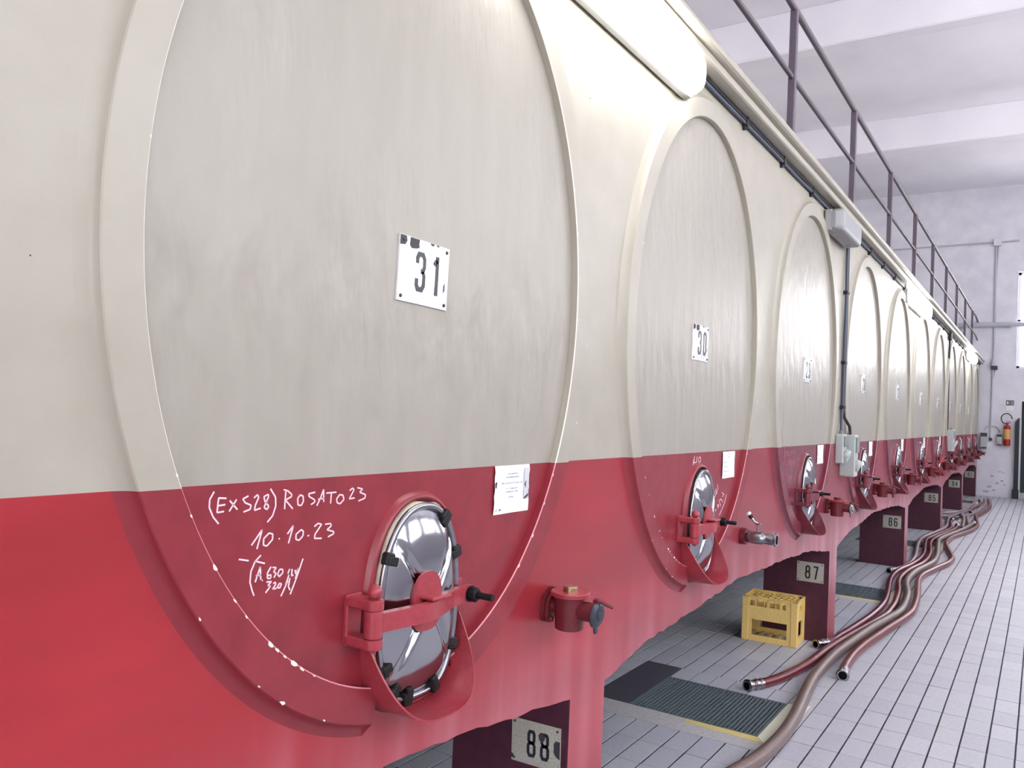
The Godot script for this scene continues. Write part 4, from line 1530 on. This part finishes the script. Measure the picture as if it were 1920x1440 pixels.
func socket_box(at: Vector3, s: Vector3, label: String) -> void:
	var o := thing("socket_box", at, label, "socket box", "grey socket boxes on the vat wall")
	var b := Mb.new()
	b.bar(Vector3(0, -s.y, s.z * 0.5), Vector3(s.x, 0, -s.z * 0.5), 0.008)
	put("housing", b.mesh(), M.grey_box, o)
	var c := Mb.new()
	c.bar(Vector3(s.x, -s.y * 0.42, s.z * 0.42), Vector3(s.x + 0.012, -s.y * 0.06, -s.z * 0.42), 0.004)
	put("breaker_window", c.mesh(), M.grey_lid, o)
	c = Mb.new()
	c.lathe([Vector2(0, 0), Vector2(s.z * 0.38, 0), Vector2(s.z * 0.40, 0.02), Vector2(s.z * 0.34, 0.034), Vector2(0, 0.036)], along(Vector3(s.x * 0.95, -s.y * 0.72, 0), Vector3(1, -0.45, 0)), 20)
	put("socket_lid", c.mesh(), M.grey_box, o)
	c = Mb.new()
	c.lathe([Vector2(0, 0), Vector2(0.016, 0), Vector2(0.016, 0.03), Vector2(0, 0.03)], xf(Vector3(s.x * 0.5, -0.004, 0), Vector3.RIGHT, Vector3.UP, Vector3.BACK), 12)
	put("cable_gland", c.mesh(), M.grey_lid, o)


func build_boxes() -> void:
	socket_box(Vector3(-0.03, 1.590, -6.645), Vector3(0.062, 0.225, 0.13), "smaller pale grey socket box under the dropped cables")
	socket_box(Vector3(-0.03, 1.585, -6.81), Vector3(0.117, 0.327, 0.12), "taller pale grey socket box behind the smaller one")
	socket_box(Vector3(-0.03, 1.625, -15.32), Vector3(0.105, 0.36, 0.24), "far pale grey socket box on the vat wall")


# ------------------------------------------------------------------ things on the floor
func build_grates() -> void:
	var order := ["nearest", "second", "third", "fourth", "farthest"]
	for k in 5:
		var dz := -4.045 * k
		var o := thing("drain_grate", Vector3(-0.3, 0, -4.695 + dz), ("steel bar grate with a yellow painted border, nearest on the floor" if k == 0 else "%s steel bar grate under the arches" % order[k]), "drain grate", "drain grates under the arches")
		var fr := Mb.new()
		var x0 := -0.37
		var x1 := 0.37
		var z0 := -0.305
		var z1 := 0.305
		fr.bar(Vector3(x0, -0.02, z0), Vector3(x0 + 0.012, 0.002, z1))
		fr.bar(Vector3(x1 - 0.012, -0.02, z0), Vector3(x1, 0.002, z1))
		fr.bar(Vector3(x0 + 0.012, -0.02, z0), Vector3(x1 - 0.012, 0.002, z0 + 0.01))
		fr.bar(Vector3(x0 + 0.012, -0.02, z1 - 0.01), Vector3(x1 - 0.012, 0.002, z1))
		put("frame", fr.mesh(), M.grate, o)
		var bars := Mb.new()
		for i in 31:
			var x := lerpf(x0 + 0.025, x1 - 0.025, i / 30.0)
			bars.bar(Vector3(x - 0.0042, -0.03, z0 + 0.01), Vector3(x + 0.0042, 0.0, z1 - 0.01))
		for i in 3:
			var z := lerpf(z0, z1, (i + 1) / 4.0)
			bars.bar(Vector3(x0 + 0.012, -0.03, z - 0.003), Vector3(x1 - 0.012, -0.012, z + 0.003))
		put("bars", bars.mesh(), M.grate, o, "", "stuff")
		var pit := Mb.new()
		pit.bar(Vector3(x0, -0.22, z0), Vector3(x1, -0.2, z1))
		put("pit", pit.mesh(), M.pit, o)
		var rows := grate_rows(-5.0 + dz)
		var zj := rows.x - o.position.z + 0.003
		var zn := rows.y - o.position.z - 0.003
		var scr := Mb.new()
		scr.bar(Vector3(x0 - 0.245, -0.02, z1 + 0.001), Vector3(x1 + 0.1435, 0.0, zn), 0.001)
		scr.bar(Vector3(x1 + 0.001, -0.02, zj), Vector3(x1 + 0.1435, 0.0, z1), 0.001)
		var ct := Mb.new()
		for i in 6:
			var xa := lerpf(x0, x1, i / 6.0)
			ct.bar(Vector3(xa + 0.003, -0.02, zj), Vector3(lerpf(x0, x1, (i + 1) / 6.0) - 0.003, 0.0, z0 - 0.002), 0.0006)
		put("cut_tiles", ct.mesh(), M.tiles[0], o, "", "stuff")
		put("screed_border", scr.mesh(), M.screed, o)
		var y := Mb.new()
		y.prism(PackedVector2Array([Vector2(0.0, -0.365), Vector2(x1 + 0.055, -0.375), Vector2(x1, -0.309), Vector2(-0.03, -0.312)]), xf(Vector3(0, 0.0, 0), Vector3.RIGHT, Vector3(0, 0, -1), Vector3.UP), 0.0012, false)
		put("yellow_stripe", y.mesh(), M.yellow, o)
		y = Mb.new()
		y.prism(PackedVector2Array([Vector2(x1 + 0.004, -0.309), Vector2(x1 + 0.058, -0.375), Vector2(x1 + 0.122, -0.36), Vector2(x1 + 0.122, 0.36), Vector2(x1 + 0.004, 0.31)]), xf(Vector3(0, 0.0, 0), Vector3.RIGHT, Vector3(0, 0, -1), Vector3.UP), 0.0012, false)
		put("pale_stripe", y.mesh(), M.pale_yellow, o)
		var ch := Mb.new()
		ch.bar(Vector3(x0 - 0.245, -0.02, zj), Vector3(x0 - 0.002, 0.002, z1), 0.001)  # dark flat strip along the left side of the grate
		put("dark_strip", ch.mesh(), M.strip_grey, o)


func build_crate() -> void:
	# a plastic crate for twenty bottles: 40 by 30 by 33 cm
	var o := thing("bottle_crate", Vector3(-0.392, 0, -6.375), "yellow plastic bottle crate on the floor against a plum pier", "crate")
	o.rotation.y = 0.045
	var X := 0.203
	var Z := 0.150
	var H := 0.332
	var body := Mb.new()
	var t := 0.012
	# corner posts, L shaped
	for sx in [-1.0, 1.0]:
		for sz in [-1.0, 1.0]:
			body.bar(Vector3(sx * X, 0, sz * Z), Vector3(sx * (X - 0.048), H, sz * (Z - t)), 0.003)
			body.bar(Vector3(sx * X, 0, sz * (Z - t)), Vector3(sx * (X - t), H, sz * (Z - 0.046)), 0.003)
	var sides := func(sz: float) -> void:
		var z0 := sz * (Z - 0.006)
		var z1 := sz * (Z - 0.016)
		var xi := X - 0.046
		body.bar(Vector3(-xi, 0, z0), Vector3(xi, 0.044, z1))                       # sill
		body.bar(Vector3(-xi, 0.160, z0), Vector3(xi, 0.262, z1))                   # band above the big opening
		body.bar(Vector3(-xi, 0.302, z0), Vector3(xi, 0.320, z1))                   # top band
		for q in [[-xi, -0.128], [0.128, xi]]:
			body.bar(Vector3(q[0], 0.042, z0), Vector3(q[1], 0.162, z1))
		for q in [[-xi, -0.147], [-0.112, -0.094], [-0.020, 0.000], [0.073, 0.092], [0.118, xi]]:
			body.bar(Vector3(q[0], 0.26, z0), Vector3(q[1], 0.304, z1))
	sides.call(1.0)
	sides.call(-1.0)
	var ends := func(sx: float) -> void:
		var x0 := sx * (X - 0.006)
		var x1 := sx * (X - 0.016)
		var zi := Z - 0.044
		body.bar(Vector3(x0, 0, -zi), Vector3(x1, 0.055, zi))
		body.bar(Vector3(x0, 0.172, -zi), Vector3(x1, 0.25, zi))
		body.bar(Vector3(x0, 0.285, -zi), Vector3(x1, 0.32, zi))
		for q in [[-zi, -0.07], [0.07, zi]]:
			body.bar(Vector3(x0, 0.05, q[0]), Vector3(x1, 0.175, q[1]))
		for q in [[-zi, -0.04], [0.04, zi]]:
			body.bar(Vector3(x0, 0.248, q[0]), Vector3(x1, 0.287, q[1]))
	ends.call(1.0)
	ends.call(-1.0)
	put("body", body.mesh(), M.crate, o)
	var base := Mb.new()
	for i in 6:
		var x := lerpf(-X + 0.03, X - 0.03, i / 5.0)
		base.bar(Vector3(x - 0.012, 0.004, -Z + 0.012), Vector3(x + 0.012, 0.014, Z - 0.012))
	put("base", base.mesh(), M.crate, o)
	var div := Mb.new()
	for i in range(1, 5):
		var x := lerpf(-X, X, i / 5.0)
		div.bar(Vector3(x - 0.003, 0.17, -Z + 0.012), Vector3(x + 0.003, 0.315, Z - 0.012))
	for i in range(1, 4):
		var z := lerpf(-Z, Z, i / 4.0)
		div.bar(Vector3(-X + 0.012, 0.17, z - 0.003), Vector3(X - 0.012, 0.315, z + 0.003))
	for i in 5:
		for j in 4:
			var c := Vector3(lerpf(-X, X, (i + 0.5) / 5.0), 0, lerpf(-Z, Z, (j + 0.5) / 4.0))
			div.lathe([Vector2(0.0365, 0.298), Vector2(0.0365, 0.318), Vector2(0.0325, 0.318), Vector2(0.0325, 0.298)], xf(c, Vector3.RIGHT, Vector3.UP, Vector3.BACK), 12)
	put("dividers", div.mesh(), M.crate, o)
	var rim := Mb.new()
	rim.bar(Vector3(-X, 0.318, Z), Vector3(X, H, Z - 0.016), 0.003)
	rim.bar(Vector3(-X, 0.318, -Z), Vector3(X, H, -Z + 0.016), 0.003)
	rim.bar(Vector3(X, 0.318, -Z), Vector3(X - 0.016, H, Z), 0.003)
	rim.bar(Vector3(-X, 0.318, -Z), Vector3(-X + 0.016, H, Z), 0.003)
	put("rim", rim.mesh(), M.crate, o)


func hose(m: Material, r: float, flat: Array, label: String, end0: bool, end1: bool) -> void:
	var c := []
	for i in flat.size() / 2:
		c.append(Vector3(flat[i * 2], r + 0.001, flat[i * 2 + 1]))
	var base: Vector3 = c[0] - Vector3(0, r + 0.001, 0)
	var o := thing("wine_hose", base, label, "hose", "wine hoses along the floor")
	for i in c.size():
		c[i] -= base
	var path := smooth_path(c, 0.05)
	var mb := Mb.new()
	var ends := [path[0], path[path.size() - 1]]
	mb.tube(path, r, 14, true)
	put("tube", mb.mesh(), m, o)
	for e in 2:
		if not (end0 if e == 0 else end1):
			continue
		var p: Vector3 = ends[e]
		var q: Vector3 = path[2] if e == 0 else path[path.size() - 3]
		var d := (p - q).normalized()
		d.y = 0.02
		var f := Mb.new()
		f.lathe([Vector2(r * 1.02, -0.085), Vector2(r * 1.1, -0.083), Vector2(r * 1.1, -0.06), Vector2(r * 1.02, -0.058), Vector2(r * 1.02, -0.045), Vector2(r * 1.1, -0.043), Vector2(r * 1.1, -0.02), Vector2(r * 1.0, -0.018), Vector2(r * 0.95, 0.022), Vector2(r * 1.28, 0.028), Vector2(r * 1.3, 0.042), Vector2(r * 1.05, 0.046), Vector2(r * 0.84, 0.046), Vector2(r * 0.80, 0.004)], along(p, d), 24)
		put("coupling", f.mesh(), M.steel_worn, o)
		var bore := Mb.new()
		bore.lathe([Vector2(0, 0.004), Vector2(r * 0.82, 0.004)], along(p, d), 20)
		put("bore", bore.mesh(), M.pit, o)
		var cl := Mb.new()
		for s in [-0.071, -0.031]:
			cl.box(p + d * s + Vector3(0, r * 1.12, 0), Vector3(0.012, 0.012, 0.012), 0.002)
		put("hose_clamp", cl.mesh(), M.steel_worn, o)


func build_hoses() -> void:
	hose(M.hose_grey, 0.036, [0.35, 0.6, 0.16, -0.7, 0.07, -1.9, 0.055, -2.6, 0.055, -3.1, 0.075, -3.45, 0.14, -3.82, 0.17, -3.96, 0.19, -4.14, 0.20, -4.38, 0.19, -4.63, 0.17, -4.86, 0.14, -5.13, 0.11, -5.46, 0.10, -5.81, 0.105, -6.19, 0.14, -6.63, 0.185, -7.12, 0.24, -7.52, 0.285, -7.93, 0.275, -8.34, 0.235, -8.80, 0.16, -9.29, 0.135, -9.69, 0.145, -10.18, 0.20, -10.68, 0.235, -11.13, 0.205, -11.79, 0.125, -12.70, 0.09, -13.22, 0.13, -13.76, 0.23, -14.53, 0.31, -15.35, 0.345, -16.0],
		"thick grey brown hose running out of the bottom of the picture", false, true)
	hose(M.hose_red, 0.030, [-0.17, -5.10, -0.12, -5.20, -0.07, -5.36, -0.03, -5.57, 0.005, -5.86, 0.03, -6.26, 0.065, -6.62, 0.11, -6.98, 0.165, -7.38, 0.205, -7.75, 0.205, -7.95, 0.195, -8.31, 0.145, -8.88, 0.075, -9.39, 0.055, -9.75, 0.07, -10.27, 0.13, -10.81, 0.145, -11.28, 0.115, -11.89, 0.035, -12.61, 0.01, -13.13, 0.04, -13.65, 0.115, -14.39, 0.16, -14.9, 0.15, -15.4],
		"dark red hose ending in a steel coupling beside the yellow bordered grate", true, true)
	hose(M.hose_purple, 0.028, [-0.05, -6.38, 0.005, -6.50, 0.025, -6.70, 0.06, -7.06, 0.10, -7.54, 0.115, -7.96, 0.105, -8.33, 0.06, -8.81, 0.0, -9.32, -0.03, -9.74, -0.025, -10.16, 0.03, -10.60, 0.065, -11.12, 0.055, -11.73, -0.02, -12.56, -0.065, -13.17, -0.02, -13.71, 0.065, -14.49, 0.09, -14.95, 0.06, -15.4, 0.02, -15.77, 0.0, -16.32],
		"purple red hose ending next to the yellow crate", true, true)
	hose(M.hose_brown, 0.032, [0.24, -5.73, 0.22, -5.91, 0.21, -6.21, 0.225, -6.54, 0.26, -6.90, 0.30, -7.27, 0.35, -7.7, 0.37, -8.02, 0.345, -8.54, 0.29, -9.10, 0.235, -9.64, 0.235, -10.05, 0.30, -10.57, 0.38, -11.12, 0.395, -11.54, 0.345, -11.94, 0.265, -12.44, 0.20, -13.0, 0.20, -13.57, 0.27, -14.16, 0.39, -14.99, 0.42, -15.78, 0.35, -16.7, 0.30, -17.38, 0.35, -17.82, 0.42, -18.99, 0.40, -20.15, 0.30, -21.65],
		"brown red hose on the aisle side with its open end on the tiles", true, false)
	hose(M.hose_pale, 0.026, [-0.10, -10.09, -0.03, -10.35, 0.005, -10.55, 0.012, -10.88, -0.005, -11.4, -0.07, -12.1, -0.12, -12.67, -0.14, -13.32, -0.09, -13.91, -0.01, -14.69, 0.005, -15.2, -0.02, -15.7, -0.06, -16.3, -0.07, -16.84, -0.03, -17.36, 0.05, -17.84, 0.10, -18.43],
		"pale hose nearest the piers, ending beside the pier with plate 86", true, false)
	hose(M.hose_pale, 0.028, [0.235, -15.22, 0.20, -15.99, 0.15, -16.75, 0.08, -17.3, 0.06, -17.6],
		"short pale hose with its dark open end pointing to the viewer, far along the bundle", true, false)
	hose(M.hose_pale, 0.027, [0.29, -15.71, 0.24, -16.36, 0.18, -17.04, 0.175, -17.4, 0.22, -17.77, 0.28, -18.34, 0.31, -19.34, 0.29, -20.51, 0.22, -21.63],
		"far hose lying between the short pale hose and the brown one", true, false)
	hose(M.hose_pale, 0.027, [-0.40, -17.45, -0.22, -17.51, -0.12, -17.66, -0.01, -18.08, 0.05, -18.7, 0.075, -19.49, 0.09, -20.2, 0.06, -21.3],
		"far hose bending out from under the arches past the fourth pier", false, false)
	hose(M.hose_red, 0.027, [0.165, -18.15, 0.155, -18.59, 0.17, -19.16, 0.21, -19.8, 0.195, -20.65, 0.14, -21.26],
		"farthest red hose ending in the loops near the end wall", true, false)


# ------------------------------------------------------------------ things on the end wall
func pipe(mb: Mb, a: Vector3, b: Vector3, r: float) -> void:
	mb.tube([a, b], r, 12)


func build_end_wall_things() -> void:
	var zw := ZWALL
	# conduits and the big pipe
	var o := thing("wall_conduit", Vector3(0.28, 3.2, zw), "white conduit dropping down the end wall from a square junction box", "conduit")
	var m := Mb.new()
	pipe(m, Vector3(-3.0, 3.02, 0.03), Vector3(0.45, 3.06, 0.03), 0.022)
	put("level_pipe", m.mesh(), M.conduit, o)
	m = Mb.new()
	m.box(Vector3(-0.01, 3.05, 0.05), Vector3(0.17, 0.19, 0.1), 0.012)
	put("junction_box", m.mesh(), M.frame_white, o)
	m = Mb.new()
	pipe(m, Vector3(-0.03, 2.95, 0.03), Vector3(-0.02, 0.15, 0.03), 0.022)
	pipe(m, Vector3(0.02, 2.95, 0.03), Vector3(-0.015, 2.2, 0.03), 0.014)
	put("drop_pipe", m.mesh(), M.conduit, o)
	m = Mb.new()
	m.lathe([Vector2(0.0, 0.0), Vector2(0.07, 0.0), Vector2(0.02, 0.2), Vector2(0, 0.2)], xf(Vector3(-0.02, 0.0, 0.05), Vector3.RIGHT, Vector3.UP, Vector3.BACK), 14)
	put("funnel", m.mesh(), M.conduit, o)
	m = Mb.new()
	m.box(Vector3(0.0, -0.05, 0.06), Vector3(0.13, 0.10, 0.10), 0.01)
	put("dark_box", m.mesh(), M.sign_dark, o)
	m = Mb.new()
	pipe(m, Vector3(-0.03, -0.1, 0.03), Vector3(-0.05, -1.78, 0.03), 0.018)
	pipe(m, Vector3(0.01, -0.1, 0.03), Vector3(-0.03, -0.4, 0.03), 0.012)
	put("lower_pipe", m.mesh(), M.conduit, o)
	m = Mb.new()
	m.tube(smooth_path([Vector3(-0.18, -1.60, 0.03), Vector3(-0.15, -1.52, 0.03), Vector3(-0.05, -1.48, 0.03), Vector3(0.10, -1.50, 0.03), Vector3(0.15, -1.62, 0.03)], 0.03), 0.012, 8)
	put("branch_pipe", m.mesh(), M.conduit, o)
	m = Mb.new()
	m.box(Vector3(-0.04, -1.80, 0.035), Vector3(0.07, 0.07, 0.05), 0.008)
	put("gland", m.mesh(), M.sign_dark, o)
	o = thing("water_pipe", Vector3(1.5, 4.2, zw), "thick pale pipe running level across the end wall", "pipe")
	m = Mb.new()
	pipe(m, Vector3(-4.5, 0.02, 0.08), Vector3(5.4, -0.02, 0.08), 0.06)
	put("tube", m.mesh(), M.conduit, o)
	for x in [-1.9, -0.9, 1.2]:
		m = Mb.new()
		m.lathe([Vector2(0.062, -0.015), Vector2(0.07, -0.015), Vector2(0.07, 0.015), Vector2(0.062, 0.015)], along(Vector3(x, 0.0, 0.08), Vector3.RIGHT), 16)
		m.bar(Vector3(x - 0.015, -0.03, 0.0), Vector3(x + 0.015, 0.03, 0.03))
		put("bracket", m.mesh(), M.conduit, o)
	# switch boxes
	for q in [[0.10, 1.36, 0.15, 0.40, "taller grey switch box on the end wall, left of the conduit"], [0.43, 1.40, 0.12, 0.28, "smaller grey switch box on the end wall, beside the fire extinguisher"]]:
		o = thing("switch_box", Vector3(q[0], q[1], zw), q[4], "switch box", "switch boxes on the end wall")
		m = Mb.new()
		m.box(Vector3(0, 0, 0.05), Vector3(q[2], q[3], 0.1), 0.01)
		put("housing", m.mesh(), M.grey_box, o)
		m = Mb.new()
		m.box(Vector3(0, q[3] * 0.36, 0.106), Vector3(q[2] * 0.9, q[3] * 0.22, 0.012), 0.004)
		put("window", m.mesh(), M.sign_dark, o)
		m = Mb.new()
		m.box(Vector3(0, -q[3] * 0.44, 0.106), Vector3(q[2] * 0.8, q[3] * 0.09, 0.02), 0.004)
		put("plug_lid", m.mesh(), M.sign_dark, o)
	# fire extinguisher
	o = thing("fire_extinguisher", Vector3(0.585, 1.26, zw), "red fire extinguisher hung on the white end wall", "extinguisher")
	var up := xf(Vector3(0, 0, 0.1), Vector3.RIGHT, Vector3.UP, Vector3.BACK)
	m = Mb.new()
	m.lathe([Vector2(0, 0), Vector2(0.06, 0.0), Vector2(0.074, 0.015), Vector2(0.075, 0.43), Vector2(0.066, 0.47), Vector2(0.04, 0.495), Vector2(0.02, 0.505), Vector2(0, 0.505)], up, 26)
	put("cylinder", m.mesh(), M.ext_red, o)
	m = Mb.new()
	m.lathe([Vector2(0.0757, 0.16), Vector2(0.0757, 0.40)], up, 26)
	put("label_band", m.mesh(), M.ext_label, o, "tan printed band")
	m = Mb.new()
	m.lathe([Vector2(0, 0.50), Vector2(0.022, 0.50), Vector2(0.022, 0.55), Vector2(0, 0.55)], up, 14)
	m.bar(Vector3(-0.03, 0.545, 0.085), Vector3(0.07, 0.56, 0.115), 0.004)
	m.bar(Vector3(-0.02, 0.575, 0.09), Vector3(0.075, 0.588, 0.11), 0.004)
	put("valve_head", m.mesh(), M.ext_red, o)
	m = Mb.new()
	m.tube(smooth_path([Vector3(-0.02, 0.53, 0.11), Vector3(-0.09, 0.56, 0.12), Vector3(-0.13, 0.64, 0.12), Vector3(-0.10, 0.74, 0.12), Vector3(-0.01, 0.78, 0.12), Vector3(0.07, 0.73, 0.12), Vector3(0.10, 0.65, 0.12)], 0.03), 0.011, 8)
	put("hose", m.mesh(), M.rubber, o)
	m = Mb.new()
	m.bar(Vector3(-0.02, 0.30, 0.0), Vector3(0.02, 0.46, 0.03), 0.003)
	put("hook", m.mesh(), M.black_iron, o)
	# sign above it
	o = thing("safety_sign", Vector3(0.625, 2.24, zw), "small dark pictogram sign above the fire extinguisher", "sign")
	m = Mb.new()
	m.box(Vector3(0, 0.0, 0.006), Vector3(0.17, 0.26, 0.012), 0.002)
	put("panel", m.mesh(), M.sign_white, o)
	m = Mb.new()
	m.bar(Vector3(-0.08, 0.0, 0.012), Vector3(-0.005, 0.125, 0.014))
	m.bar(Vector3(0.0, 0.0, 0.012), Vector3(0.08, 0.125, 0.014))
	put("pictogram_field", m.mesh(), M.sign_dark, o)
	m = Mb.new()
	m.bar(Vector3(-0.062, 0.03, 0.014), Vector3(-0.035, 0.10, 0.0155))
	m.bar(Vector3(-0.035, 0.055, 0.014), Vector3(-0.018, 0.07, 0.0155))
	m.bar(Vector3(0.030, 0.015, 0.014), Vector3(0.038, 0.11, 0.0155))
	m.bar(Vector3(0.055, 0.015, 0.014), Vector3(0.060, 0.11, 0.0155))
	put("pictogram", m.mesh(), M.sign_white, o)
	# doorway with its dark green frame
	m = Mb.new()
	m.bar(Vector3(0.745, 0.0, zw - 0.02), Vector3(0.835, 1.84, zw + 0.10), 0.004)
	m.prism(PackedVector2Array([Vector2(0.745, 1.838), Vector2(0.835, 1.838), Vector2(0.835, 1.94), Vector2(0.815, 1.94)]), xf(Vector3(0, 0, zw), Vector3.RIGHT, Vector3.UP, Vector3.BACK), 0.09)
	m.bar(Vector3(0.715, 0.0, zw), Vector3(0.85, 0.22, zw + 0.13), 0.006)
	var d := structure("door_1", m.mesh(), M.green, "doorway with a dark green post in the end wall")
	m = Mb.new()
	m.bar(Vector3(0.8705, 0.0, zw - 0.26), Vector3(2.5995, 2.3495, zw - 0.2))
	put("door_leaf", m.mesh(), M.green, d)
	m = Mb.new()
	m.bar(Vector3(0.87, 0.0, zw - 0.35), Vector3(2.6, 0.14, zw + 0.0), 0.004)
	put("door_step", m.mesh(), M.screed, d)
